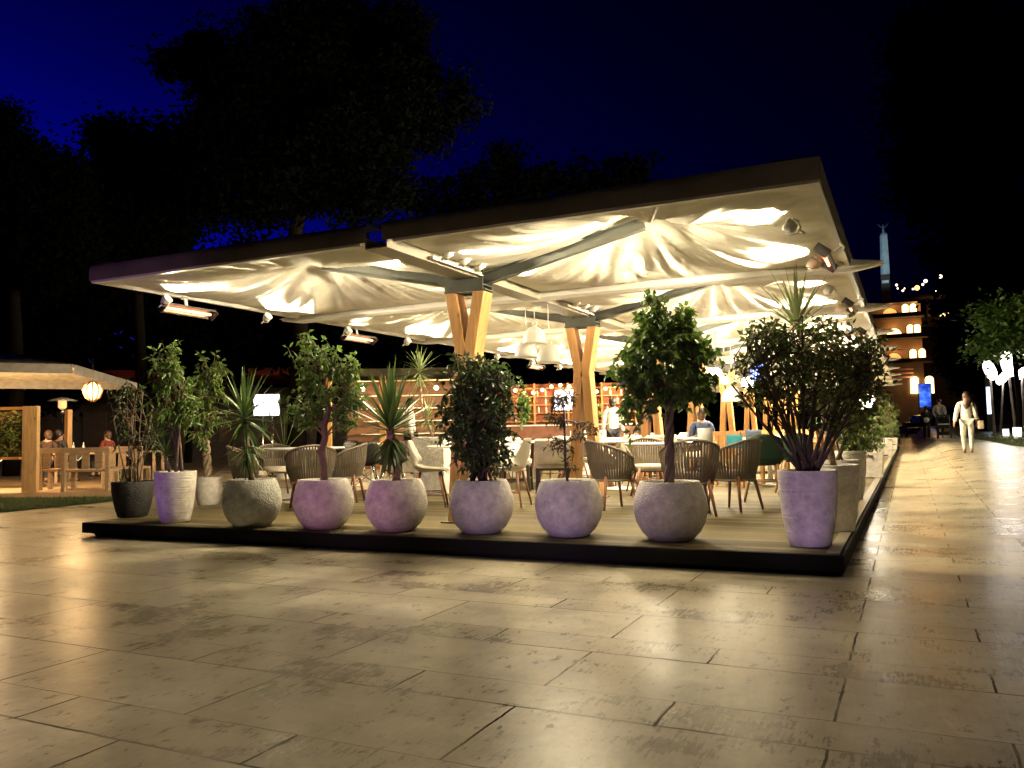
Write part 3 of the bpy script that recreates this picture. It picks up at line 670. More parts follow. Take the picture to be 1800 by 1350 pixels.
# --- white planter boxes inside the pavilion
def planter(px, py, w_, dd, H_, label, rz=0):
    B = at(px, py); t = thing('planter_box', B, label, 'planter')
    p = MB(); p.box((0, 0, H_ / 2), (w_, dd, H_)); o = p.build('box', PW, t, bevel=.012); o.rotation_euler.z = rz
    MB().box((0, 0, H_ + .004), (w_ - .06, dd - .06, .012)).build('soil', SOIL, o); return t, B, depth(B)
t, B, dp = planter(763, 868, .50, .42, .86, 'tall white planter box with a long stemmed dracaena behind the white shell chair', .15); R = rel(B, dp)
MB().tube([V((0, 0, .85)), R(742, 720), R(738, 660)], [.022, .018, .02], 7).build('stem', PALMB, t)
blades(t, R(738, 655), 60, .44, .020, LF['paleblade'], -1.0, 1.4, .9)
blades(t, R(752, 735), 46, .36, .020, LF['paleblade'], -.9, 1.4, .9, 'lower_leaves')
t, B, dp = planter(1036, 838, .62, .5, .92, 'white planter box with a bright clipped bush beside the second timber post', .1); R = rel(B, dp)
twig_crown(t, [V((0, 0, .93)), R(1034, 735)], [blob(R, dp, 1034, 722, 22, 24), blob(R, dp, 1030, 705, 16, 16), blob(R, dp, 1044, 712, 14, 22)], 90, 12, .075, .04, LF['box'], .2)
t, B, dp = planter(918, 838, .4, .4, .55, 'low dark planter with slim green shrub in front of the shelf wall'); R = rel(B, dp)
twig_crown(t, [V((0, 0, .55)), R(921, 720)], [blob(R, dp, 921, 715, 12, 45)], 60, 12, .09, .045, LF['ficus'], .3)
# fan palm behind the left table
B = at(500, 842); dp = depth(B); R = rel(B, dp); t = potted('potted_fan_palm', B, 'fan palm with stiff pleated fans behind the left round table', 'potted palm')
h = pot(t, tall_pot(.2, .42), PW); MB().tube([V((0, 0, h - .03)), R(500, 790)], [.05, .04], 7).build('trunk', PALMB, t)
mb = MB()
for (px, py, az) in ((500, 745, 0), (475, 735, .6), (520, 730, -.5), (490, 710, 1.2), (535, 755, -1), (465, 760, 1.4)):
    c = R(px, py, U(-.2, .2)); mb.tube([R(500, 792), c], .008, 4)
    dr = (c - R(500, 792)).normalized(); sd = dr.cross(FW).normalized()
    for k in range(17):
        a = -1.5 + 3.0 * k / 16; d = dr * math.cos(a) + sd * math.sin(a) + FW * .15 * (k % 2)
        mb.blade(c, d, .32, .022, bend=.15, seg=3)
mb.build('fans', LF['blade'], t)
# ================================================================ chairs and tables
ROPE = mat('taupe_rope', (.085, .064, .040), .75, var=.2, sc=(30, 30, 6), bump=.3, bsc=150)
ROPEF = mat('taupe_frame', (.14, .11, .075), .6)
TEAK = wood('red_brown_timber', (.20, .085, .04), 2, .45, knots=False); OAK = wood('pale_timber', (.46, .29, .13), 2, .5, knots=False)
WOODX = wood('orange_timber', (.45, .22, .08), 0, .5)
SHELL = mat('white_shell', (.58, .55, .46), .4, var=.05); UPH = mat('cream_upholstery', (.52, .47, .37), .85, bump=.3, bsc=180)
GREEN = mat('dark_green_felt', (.006, .030, .014), .85, bump=.3, bsc=200); BLK = mat('black_plastic_shell', (.014, .014, .014), .4)
TOPW = mat('white_table_top', (.68, .66, .60), .35, var=.05); CHROME = mat('chrome', (.6, .58, .55), .2, metal=1)
def leg4(t, m, r0, r1, top, bx, by, fx, fy, n=8, name='leg'):
    for sx in (-1, 1):
        for sy in (-1, 1): MB().tube([(sx * bx, sy * by, top), (sx * fx, sy * fy, 0)], [r0, r1], n).build(name, m, t)
def make_woven():
    t = thing('woven_chair', (0, 0, 0), '-', 'chair')
    A = math.radians(118); n = 36
    def hz(a): 
        x = abs(a) / A; return .785 - .20 * x ** 1.7
    def rim(a): return V((.305 * math.sin(a), -.30 * math.cos(a) + .0, hz(a)))
    def low(a): return V((.235 * math.sin(a), -.225 * math.cos(a) + .01, .335))
    mb = MB()
    for k in range(n):
        a = -A + 2 * A * (k + .5) / n; p, q = low(a), rim(a); m_ = p.lerp(q, .5) + V((math.sin(a), -math.cos(a), 0)) * .022
        tg = V((math.cos(a), math.sin(a), 0)); nn = V((math.sin(a), -math.cos(a), 0)); i0 = len(mb.v)
        for pt in (p, m_, q):
            for o, e in ((-1, .004), (1, .004), (1, -.004), (-1, -.004)): mb.v.append(tuple(pt + tg * (o * .0125) + nn * e))
        for lv in (0, 1):
            for j in range(4):
                a_ = i0 + lv * 4 + j; b_ = i0 + lv * 4 + (j + 1) % 4; mb.face([a_, b_, b_ + 4, a_ + 4])
    mb.build('backrest', ROPE, t)
    mb = MB(); mb.tube([low(-A)] + [rim(-A + 2 * A * k / 30) for k in range(31)] + [low(A)], .015, 8); mb.tube([low(-A + 2 * A * k / 30) for k in range(31)], .014, 6); mb.build('frame', ROPEF, t)
    mb = MB(); mb.lathe([(.001, .355), (.20, .355), (.218, .375), (.222, .41), (.205, .44), (.001, .45)], 28); mb.build('seat', UPH, t)
    leg4(t, TEAK, .021, .014, .39, .16, .15, .225, .215)
    return Kind(t)
def shell_grid(wd, hb, seat_z, th):
    # side profile of the bucket, swept with curled flanks
    prof = [(.235, seat_z - .035), (.20, seat_z + .0), (.05, seat_z - .012), (-.10, seat_z - .02), (-.175, seat_z + .02), (-.215, seat_z + .12), (-.245, seat_z + hb * .6), (-.265, seat_z + hb)]
    ww = [.17, .215, .235, .235, .23, .225, .205, .15]; curl = [.0, .015, .045, .07, .09, .085, .05, .02]
    def fn(i, j):
        x = i * 7; k = min(6, int(x)); f = x - k; sm = f
        y = prof[k][0] * (1 - sm) + prof[k + 1][0] * sm; z = prof[k][1] * (1 - sm) + prof[k + 1][1] * sm
        w_ = ww[k] * (1 - sm) + ww[k + 1] * sm; c = curl[k] * (1 - sm) + curl[k + 1] * sm; u = j * 2 - 1
        b = min(1, max(0, (i - .5) / .25)); z2 = z + c * abs(u) ** 2.2 * (1 - b); y2 = y + c * abs(u) ** 2.2 * b * 1.5
        return (u * w_ * wd, y2, z2)
    return fn
def solid(o, th, sub=1):
    m = o.modifiers.new('thickness', 'SOLIDIFY'); m.thickness = th; m.offset = 0
    if sub: s_ = o.modifiers.new('smooth', 'SUBSURF'); s_.levels = sub; s_.render_levels = sub
    return o
def make_shell(name, ms, ml, stretch=True, legr=.017):
    t = thing(name, (0, 0, 0), '-', 'chair')
    solid(MB().grid(shell_grid(1, .38, .45, .02), 14, 8).build('shell', ms, t), .022)
    leg4(t, ml, legr, legr * .65, .425, .13, .13, .215, .21)
    mb = MB()
    for s in (-1, 1): mb.tube([(s * .175, -.165, .18), (s * .175, .165, .18)], .009, 6)
    mb.tube([(-.175, 0, .18), (.175, 0, .18)], .009, 6); mb.build('stretcher', ml, t); return Kind(t)
def make_wire_shell():
    t = thing('wire_leg_chair', (0, 0, 0), '-', 'chair')
    solid(MB().grid(shell_grid(1.05, .36, .44, .02), 14, 8).build('shell', BLK, t), .018)
    leg4(t, CHROME, .013, .010, .42, .13, .12, .23, .22)
    mb = MB()
    for s in (-1, 1):
        mb.tube([(s * .15, -.14, .36), (s * .2, .19, .12)], .005, 5); mb.tube([(s * .15, .14, .36), (s * .2, -.19, .12)], .005, 5); mb.tube([(-.14, s * .14, .36), (.19, s * .2, .12)], .005, 5); mb.tube([(.14, s * .14, .36), (-.19, s * .2, .12)], .005, 5)
    mb.build('wire_brace', DARK, t); return Kind(t)
def make_upholstered():
    t = thing('upholstered_chair', (0, 0, 0), '-', 'chair')
    def bk(i, j):
        a = (i - .5) * 1.5; return (.275 * math.sin(a) * 1.35, -.255 + .10 * (1 - math.cos(a)) * 1.6 - .04 * j, .44 + .37 * j)
    solid(MB().grid(bk, 10, 5).build('backrest', UPH, t), .06)
    MB().box((0, 0, .44), (.50, .46, .10)).build('seat', UPH, t, bevel=.03)
    for sx in (-1, 1):
        for sy in (-1, 1): MB().bar((sx * .215, sy * .20, .40), (sx * .225, sy * .225, 0), .045, .045, up=(0, 1, 0)).build('leg', DARKW, t)
    mb = MB(); mb.box((0, 0, .385), (.47, .44, .035))
    for s in (-1, 1): mb.box((s * .22, 0, .16), (.02, .40, .025))
    mb.box((0, .21, .19), (.40, .02, .025)); mb.build('frame', DARKW, t); return Kind(t)
DARKW = wood('black_stained_timber', (.022, .015, .010), 2, .45, knots=False)
def make_green():
    t = thing('felt_chair', (0, 0, 0), '-', 'chair')
    def bk(i, j):
        a = (i - .5) * 2.9; return (.225 * math.sin(a), -.21 * math.cos(a) * (1 + .12 * j), .50 + (.33 - .10 * (abs(i - .5) * 2) ** 2) * j)
    solid(MB().grid(bk, 16, 5).build('backrest', GREEN, t), .035)
    MB().lathe([(.001, .44), (.18, .44), (.205, .47), (.205, .51), (.18, .535), (.001, .54)], 24).build('seat', GREEN, t)
    leg4(t, OAK, .019, .015, .455, .15, .14, .25, .24)
    mb = MB()
    for s in (-1, 1): mb.tube([(-.19, s * .175, .25), (.19, s * .175, .25)], .010, 6); mb.tube([(s * .195, -.17, .22), (s * .195, .17, .22)], .010, 6)
    mb.build('footrail', OAK, t); return Kind(t)
def make_round_table():
    t = thing('round_table', (0, 0, 0), '-', 'table')
    MB().lathe([(.001, .715), (.52, .715), (.55, .728), (.55, .742), (.54, .748), (.001, .748)], 48).build('table_top', TOPW, t)
    MB().lathe([(.04, .0), (.04, .716)], 14).build('column', WHT, t); MB().lathe([(.30, 0), (.30, .012), (.05, .035), (.04, .05)], 32).build('base', WHT, t); return Kind(t)
def make_long_table():
    t = thing('long_table', (0, 0, 0), '-', 'table')
    MB().box((0, 0, .735), (1.7, .8, .03)).build('table_top', TOPW, t, bevel=.004)
    for sx in (-1, 1):
        for sy in (-1, 1): MB().bar((sx * .70, sy * .31, .72), (sx * .78, sy * .34, 0), .06, .06, up=(0, 1, 0)).build('leg', TEAK, t)
    return Kind(t)
def make_wood_chair():
    t = thing('timber_armchair', (0, 0, 0), '-', 'chair')
    MB().box((0, 0, .40), (.52, .52, .05)).build('seat', UPH, t, bevel=.015)
    mb = MB()
    for k in range(5): mb.box((-.2 + .1 * k, -.27, .62), (.07, .02, .40))
    mb.box((0, -.27, .83), (.54, .03, .06)); mb.build('backrest', PINE, t)
    for sx in (-1, 1):
        for sy in (-1, 1): MB().box((sx * .26, sy * .25, .31), (.05, .05, .62)).build('leg', PINE, t)
        MB().box((sx * .26, 0, .64), (.07, .58, .03)).build('armrest', PINE, t)
    return Kind(t)
woven, shell, wire, uph, green, rtab, ltab, wch = make_woven(), make_shell('shell_chair', SHELL, TEAK), make_wire_shell(), make_upholstered(), make_green(), make_round_table(), make_long_table(), make_wood_chair()
def face(p, q): d = V(q) - V(p); return math.atan2(-d.x, d.y)
def seat(kind, px, py, tx, ty, label, group=None): p = at(px, py); return kind.put(p, face(p, at(tx, ty)), label, group)
# left set
G1 = 'woven chairs'
rtab.put(at(535, 882), 0, 'white round table among the four woven chairs behind the left ball pots', 'round tables')
seat(woven, 440, 886, 535, 883, 'dark woven chair half behind the spiky yucca, leftmost of the woven chairs', G1)
seat(woven, 546, 894, 520, 880, 'woven tub chair with its back to us behind the second ball pot', G1)
seat(woven, 607, 882, 535, 883, 'pale lit woven chair seen from its side behind the knobbly fig trunk', G1)
seat(woven, 486, 870, 535, 884, 'woven chair facing us across the left round table', G1)
# right set
rtab.put(at(1180, 888), 0, 'white round table with a white cylinder on it behind the right ball pot', 'round tables')
seat(woven, 1078, 894, 1180, 889, 'dark woven chair with a low sloping arm between the maple and the braided fig', G1)
seat(woven, 1215, 905, 1185, 884, 'woven tub chair with its back to us right behind the largest ball pot', G1)
seat(woven, 1292, 896, 1180, 889, 'woven chair seen from the side, rightmost of the woven chairs', G1)
seat(woven, 1143, 873, 1180, 889, 'woven chair facing us across the right round table', G1)
def onto(px, py, z): return at(px, py, z)
p = at(1240, 779, DZ + .748); t = tag(MB().lathe([(.001, 0), (.075, 0), (.078, .01), (.078, .155), (.072, .16), (.066, .16), (.066, .02)], 24).build('candle_holder', TOPW, loc=p), 'white cylinder candle holder on the right round table', 'candle holder')
p = at(1215, 781, DZ + .748); tag(MB().lathe([(.001, 0), (.05, 0), (.06, .03), (.055, .03), (.045, .008), (.001, .008)], 20).build('ashtray', CHROME, loc=p), 'small glass ashtray on the right round table', 'ashtray')
# shell and upholstered chairs in the middle
seat(shell, 756, 890, 860, 888, 'white shell chair with wooden legs turned right, beside the broad yucca', 'shell chairs')
seat(shell, 897, 890, 800, 889, 'white shell chair half hidden by the dense dark shrub', 'shell chairs')
seat(shell, 1088, 852, 1010, 856, 'white rounded shell chair behind the sloping woven chair', 'shell chairs')
rtab.put(at(826, 884), 0, 'white round table hidden behind the dense dark shrub', 'round tables')
seat(wire, 642, 866, 600, 845, 'black shell chair with splayed metal legs right of the left woven chairs', 'wire leg chairs')
seat(wire, 690, 862, 640, 835, 'black shell chair with metal legs behind the broad yucca', 'wire leg chairs')
seat(wire, 622, 838, 655, 843, 'black shell chair furthest back at the dark seats left of the yucca', 'wire leg chairs')
rtab.put(at(655, 846), 0, 'white round table among the black shell chairs', 'round tables')
ltab.put(at(1000, 854), .12, 'long white table on splayed dark timber legs behind the maple')
seat(uph, 974, 872, 985, 845, 'cream padded chair with its back to us behind the maple', 'upholstered chairs')
seat(uph, 908, 862, 1010, 861, 'cream padded chair seen from the side right of the dense shrub', 'upholstered chairs')
seat(uph, 1010, 838, 1000, 856, 'cream padded chair on the far side of the long white table', 'upholstered chairs')
seat(green, 1346, 880, 1340, 850, 'dark green felt chair on pale wooden legs left of the tall ribbed pot', 'green felt chairs')
seat(green, 1400, 868, 1360, 845, 'dark green felt chair behind the stems of the vase shaped shrub', 'green felt chairs')
rtab.put(at(1372, 852), 0, 'white round table beyond the green felt chairs', 'round tables')
# deeper rows
rows = [(-2.1, 14.2), (-6.2, 13.9), (-2.2, 18.0), (-6.0, 18.4), (-2.2, 22.2), (-6.1, 23.0), (-2.3, 27.0)]
wl = ['near the right edge', 'near the left edge']
for k, (x, y) in enumerate(rows):
    sd = 'right' if x > -4 else 'left'; nth = ['nearest', 'second', 'third', 'farthest'][k // 2]
    rtab.put((x, y, DZ), 0, f'{nth} white round table in the {sd} hand aisle deep inside the pavilion', 'round tables')
    kd = (wch, shell, wch, uph)[k % 4]; nm = ('timber armchair', 'white shell chair', 'timber armchair', 'cream padded chair')[k % 4]
    for j in range(4):
        a = j * PI / 2 + .5 + (k % 3) * .2; q = V((x + .78 * math.sin(a), y + .78 * math.cos(a), DZ))
        ps = ['back right', 'front right', 'front left', 'back left'][j]
        kd.put(q, face(q, (x, y, DZ)), f'{nm} at the {ps} of the {nth} {sd} hand round table deep inside', 'chairs deep inside the pavilion')
for nm, x, y in (('first', -4.1, 12.4), ('second', -4.0, 15.8)):
    rtab.put((x, y, DZ), 0, f'{nm} white round table between the timber posts under the bell pendants', 'round tables')
    for j, ps in enumerate(('far right', 'near right', 'near left', 'far left')):
        a = j * PI / 2 + .7; q = V((x + .75 * math.sin(a), y + .75 * math.cos(a), DZ))
        (shell if nm == 'first' else uph).put(q, face(q, (x, y, DZ)), f'pale chair at the {ps} of the {nm} round table between the timber posts', 'chairs deep inside the pavilion')
# sofas, cushions
def sofa(p, rz, w_, label):
    t = thing('sofa', p, label, 'sofa', None, rz)
    MB().box((0, 0, .24), (w_, .75, .36)).build('seat', UPH, t, bevel=.03); MB().box((0, -.32, .55), (w_, .14, .42)).build('backrest', UPH, t, bevel=.04)
    for s in (-1, 1): MB().box((s * (w_ / 2 + .06), 0, .32), (.13, .78, .52)).build('armrest', UPH, t, bevel=.04)
    return t
sofa(at(1375, 838) + V((0, 1.4, 0)), PI * .95, 1.5, 'cream sofa with its back to us left of the vase shaped shrub')
sofa(at(690, 842) + V((0, 1.6, 0)), PI, 2.0, 'long cream sofa behind the broad yucca, left of the white planter')
def cushion(p, c, label, rz=0, k=1):
    mb = MB(); mb.grid(lambda i, j: ((i - .5) * .42, .06 * math.sin(PI * i) ** .5 * math.sin(PI * j) ** .5, (j - .5) * .38), 10, 10); mb.grid(lambda i, j: ((i - .5) * .42, -.06 * math.sin(PI * i) ** .5 * math.sin(PI * j) ** .5, (j - .5) * .38), 10, 10)
    o = mb.build('cushion', mat('cushion_cloth', c, .9), loc=p); o.scale = (k,) * 3; o.rotation_euler = (-.25, 0, rz); tag(o, label, 'cushion')
cushion(pd(1291, 776, 12.3), (.02, .17, .22), 'teal cushion beside the white cylinder', 0, .55); cushion(pd(1325, 768, 12.9), (.10, .13, .2), 'grey blue cushion right of the teal one', .4, .6)
# screen
B = at(468, 838); dp = depth(B); R = rel(B, dp); t = thing('television', B, 'lit white television screen on a two legged stand behind the spiky yucca', 'television', None, 0)
rzT = YAW; X = V((math.cos(rzT), math.sin(rzT), 0)); Yv = V((-math.sin(rzT), math.cos(rzT), 0)); c = R(469, 712); RM = Matrix((X, Yv, V((0, 0, 1)))).transposed()
w_, h_ = 44 / F * dp, 37 / F * dp
MB().box(c, (w_ + .03, .04, h_ + .03), RM).build('casing', DARK, t, bevel=.005)
sc = MB().box(c - Yv * .022, (w_, .004, h_), RM).build('screen', glow('screen_white', (.88, .92, 1), 2.6), t)
mb = MB(); q0 = c - Yv * .026
def sp(u, v): return q0 + X * (u * w_ / 2) + V((0, 0, v * h_ / 2))
mb.poly([sp(-.85, -.12), sp(-.1, .38), sp(.25, .68), (sp(.3, .72)), sp(-.05, .3), sp(-.8, -.2)]); mb.build('dark_streak', DARK, sc)
mb = MB()
for s in (-.3, .45): mb.tube([c + X * (s * w_ / 2) - V((0, 0, h_ / 2)), V((c.x, c.y, .02)) + X * (s * w_ / 2)], .018, 8)
mb.box(V((c.x, c.y, .012)), (.8, .4, .024), RM); mb.build('stand', CHROME, t)
# floor lamp
B = at(993, 842); B = B + V((-.6, 1.6, 0)); dp = depth(B); R = rel(B, dp); t = thing('floor_lamp', B, 'lamp with a cool white drum shade on a dark stem beside the second timber post', 'lamp')
c = R(993, 703); hh = 34 / F * dp
MB().lathe([(.125 * dp / 11, hh / 2), (.175 * dp / 11, -hh / 2)], 28, c=c).build('shade', glow('lamp_shade_cloth', (.93, .93, 1), 1.9), t)
mb = MB(); mb.tube([(c.x, c.y, c.z - hh / 2 + .1), (c.x, c.y, .03)], .014, 8); mb.lathe([(.16, 0), (.16, .02), (.02, .04)], 24, c=(c.x, c.y, 0)); mb.build('stand', DARK, t)
lamp('POINT', B + c - V((0, 0, hh)), 8, (1, .92, .85), .08)
# dark red cabinet
B = at(822, 858); t = thing('cabinet', B, 'dark red cabinet with black lower half behind the dense dark shrub', 'cabinet')
MB().box((0, 0, .55), (.46, .4, .50)).build('body', mat('dark_red_paint', (.13, .02, .012), .45), t, bevel=.008); MB().box((0, .0, .15), (.46, .4, .296)).build('plinth', DARK, t); MB().box((0, 0, .815), (.5, .44, .025)).build('top', TOPW, t)
# globe lamps glowing through the shrubs
for (px, py, dep, r_, lb, en) in ((1259, 656, 13, .085, 'glowing globe lamp left of the vase shaped shrub, upper of two', 10), (1274, 668, 14, .07, 'glowing globe lamp left of the vase shaped shrub, lower and smaller of two', 6), (1315, 673, 12.5, .10, 'glowing globe lamp seen through the left side of the vase shaped shrub', 10)):
    p = pd(px, py, dep); t = thing('globe_lamp', p, lb, 'globe lamp', 'globe lamps'); MB().ball((0, 0, 0), r_, 16).build('globe', HOT, t); MB().tube([(0, 0, r_), (0, 0, 2.62 - p.z)], .005, 5).build('cord', DARK, t)
B = at(1522, 834); dp = depth(B); p = pd(1521, 704, dp); t = thing('lamp_post', B, 'big glowing white globe on a post behind the right side of the vase shaped shrub', 'globe lamp', 'globe lamps')
MB().ball(p - B, .165, 20, sz=.9).build('globe', HOT, t); MB().tube([(0, 0, .01), (0, 0, (p - B).z - .13)], .02, 8).build('post', WHT, t); MB().lathe([(.12, 0), (.12, .015), (.02, .03)], 20).build('base', WHT, t)
lamp('POINT', p + V((.0, 0, .25)), 14, (1, .95, .85), .1)
p = pd(1331, 655, 20); t = thing('screen', p, 'small blue lit screen seen through the vase shaped shrub', 'screen'); MB().box((0, 0, 0), (.34, .05, .42)).build('casing', DARK, t); MB().box((0, -.028, 0), (.30, .004, .38)).build('panel', glow('blue_panel', (.12, .18, 1), 3.5), t)
# ---------------------------------------------------------------- back bar and kiosk
p0 = at(905, 770, DZ); B = pd(1000, 766, 27); B.z = DZ; R = rel(B, 27)
t = thing('bar_shelf', B, 'orange lit wall of timber shelves with bottles at the far end of the deck', 'bar shelf', None, YAW)
BR = mat('brick_red_boards', (.30, .095, .045), .7, sc=(4, 4, 30)); 
mb = MB(); mb.box((0, .3, 1.25), (4.4, .06, 2.5)); mb.build('back_panel', BR, t)
SH = WOODX
for k in range(8): MB().box((0, .1, .45 + k * .27), (4.3, .32, .03)).build('shelf', SH, t)
for x in (-2.2, -1.1, 0, 1.1, 2.2): MB().box((x, .1, 1.25), (.06, .34, 2.5)).build('upright', SH, t)
bm_ = [mat('bottle_green_glass', (.02, .06, .02), .1), mat('bottle_amber_glass', (.20, .07, .01), .1), mat('bottle_clear_glass', (.5, .48, .4), .08)]
cnt = 0
bmesh_ = []
for m_ in bm_: bmesh_.append(MB().lathe([(.001, 0), (.036, 0), (.037, .13), (.014, .18), (.013, .23), (.001, .23)], 10).build('bottle', m_, t))
for k in range(1, 8):
    for j in range(13):
        o = bmesh_[random.randrange(3)].copy(); COL.objects.link(o); o.parent = t; o.location = (-2.05 + j * .34 + U(-.08, .08), .05, .467 + (k - 1) * .27); cnt += 1
for k, o in enumerate(bmesh_): o.location = (-1.9 + k * 1.3, .05, .467 + 7 * .27)
mb = MB(); mb.box((0, -1.2, .55), (4.6, .5, 1.1)); mb.build('counter', mat('counter_front', (.16, .06, .03), .5), t, bevel=.01)
MB().box((0, -1.2, 1.12), (4.8, .62, .04)).build('counter_top', TOPW, t)
t = thing('string_lights', B, 'row of warm glowing bulbs strung in front of the bar shelves', 'string lights', None, YAW)
mb = MB(); pts = [V((-2.3 + i * .29, -.45, 2.35 + .12 * math.cos(i * .9))) for i in range(17)]; mb.tube(pts, .006, 4); mb.build('wire', DARK, t)
b0 = None
for q in pts:
    if b0 is None: b0 = MB().ball((0, 0, 0), .055, 10).build('bulb', glow('warm_bulb', (1, .68, .32), 5), t); b0.location = q - V((0, 0, .06))
    else: o = b0.copy(); COL.objects.link(o); o.parent = t; o.location = q - V((0, 0, .06))
for x in (-1.5, 0, 1.5): lamp('POINT', B + Matrix.Rotation(YAW, 3, 'Z') @ V((x, -.5, 2.25)), 26, (1, .55, .22), .1)
# lit kiosk beyond the left eave
B = pd(712, 776, 25); B.z = 0; t = thing('kiosk', B, 'warmly lit timber kiosk with a flat grey roof beyond the left side of the pavilion', 'kiosk', None, YAW)
MB().box((0, 0, 2.86), (4.4, 3.0, .20)).build('roof', mat('grey_roof_edge', (.16, .14, .12), .7), t); 
mb = MB(); mb.box((0, 1.3, 1.4), (4.0, .06, 2.7)); mb.build('wall', mat('smoked_boards', (.12, .055, .025), .6, var=.5, sc=(1, 1, 9)), t)
for x in (-2.0, -.45, 2.0): MB().box((x, -1.35, 1.38), (.16, .16, 2.76)).build('post', PINE, t)
for k in range(4): MB().box((.2, 1.1, 1.1 + .4 * k), (3.4, .3, .03)).build('shelf', TOPW, t)
mb = MB()
for k in range(3):
    if k < 3:
        mb.poly([(-1.9 + k * 1.3, -1.5, 2.62), (-.65 + k * 1.3, -1.5, 2.62), (-.65 + k * 1.3, 1, 2.75), (-1.9 + k * 1.3, 1, 2.75)])
mb.build('awning', mat('cream_awning', (.62, .56, .42), .8), t)
for x in (-1.2, 1.0):
    MB().ball((x, -.4, 2.45), .07, 12).build('lamp_shade', glow('kiosk_lamp', (1, .74, .4), 6), t); lamp('POINT', B + Matrix.Rotation(YAW, 3, 'Z') @ V((x, -.4, 2.15)), 50, (1, .62, .3), .1)
# ================================================================ people
SKIN = mat('skin', (.42, .25, .17), .55, var=.08); HAIR = mat('dark_hair', (.018, .011, .008), .5); HAIRB = mat('brown_hair', (.07, .032, .016), .5)
def skin(name, pts, edges, rad, m, parent, root=0, sub=1):
    me = bpy.data.meshes.new('tmp'); me.from_pydata([tuple(p) for p in pts], edges, []); o = bpy.data.objects.new('tmp', me); COL.objects.link(o)
    o.modifiers.new('skin', 'SKIN'); s_ = o.modifiers.new('sub', 'SUBSURF'); s_.levels = s_.render_levels = sub
    if not me.skin_vertices: me.skin_vertices.new() if hasattr(me.skin_vertices, 'new') else None
    lay = me.skin_vertices[0].data
    for k, r in enumerate(rad):
        lay[k].radius = r if isinstance(r, tuple) else (r, r); lay[k].use_root = (k == root)
    dg = bpy.context.evaluated_depsgraph_get(); dg.update(); ev = o.evaluated_get(dg); nm = bpy.data.meshes.new_from_object(ev)
    bpy.data.objects.remove(o); nm.name = name; nm.materials.clear(); nm.materials.append(m)
    nm.polygons.foreach_set('use_smooth', [True] * len(nm.polygons))
    r = bpy.data.objects.new(name, nm); COL.objects.link(r); r.parent = parent; return r
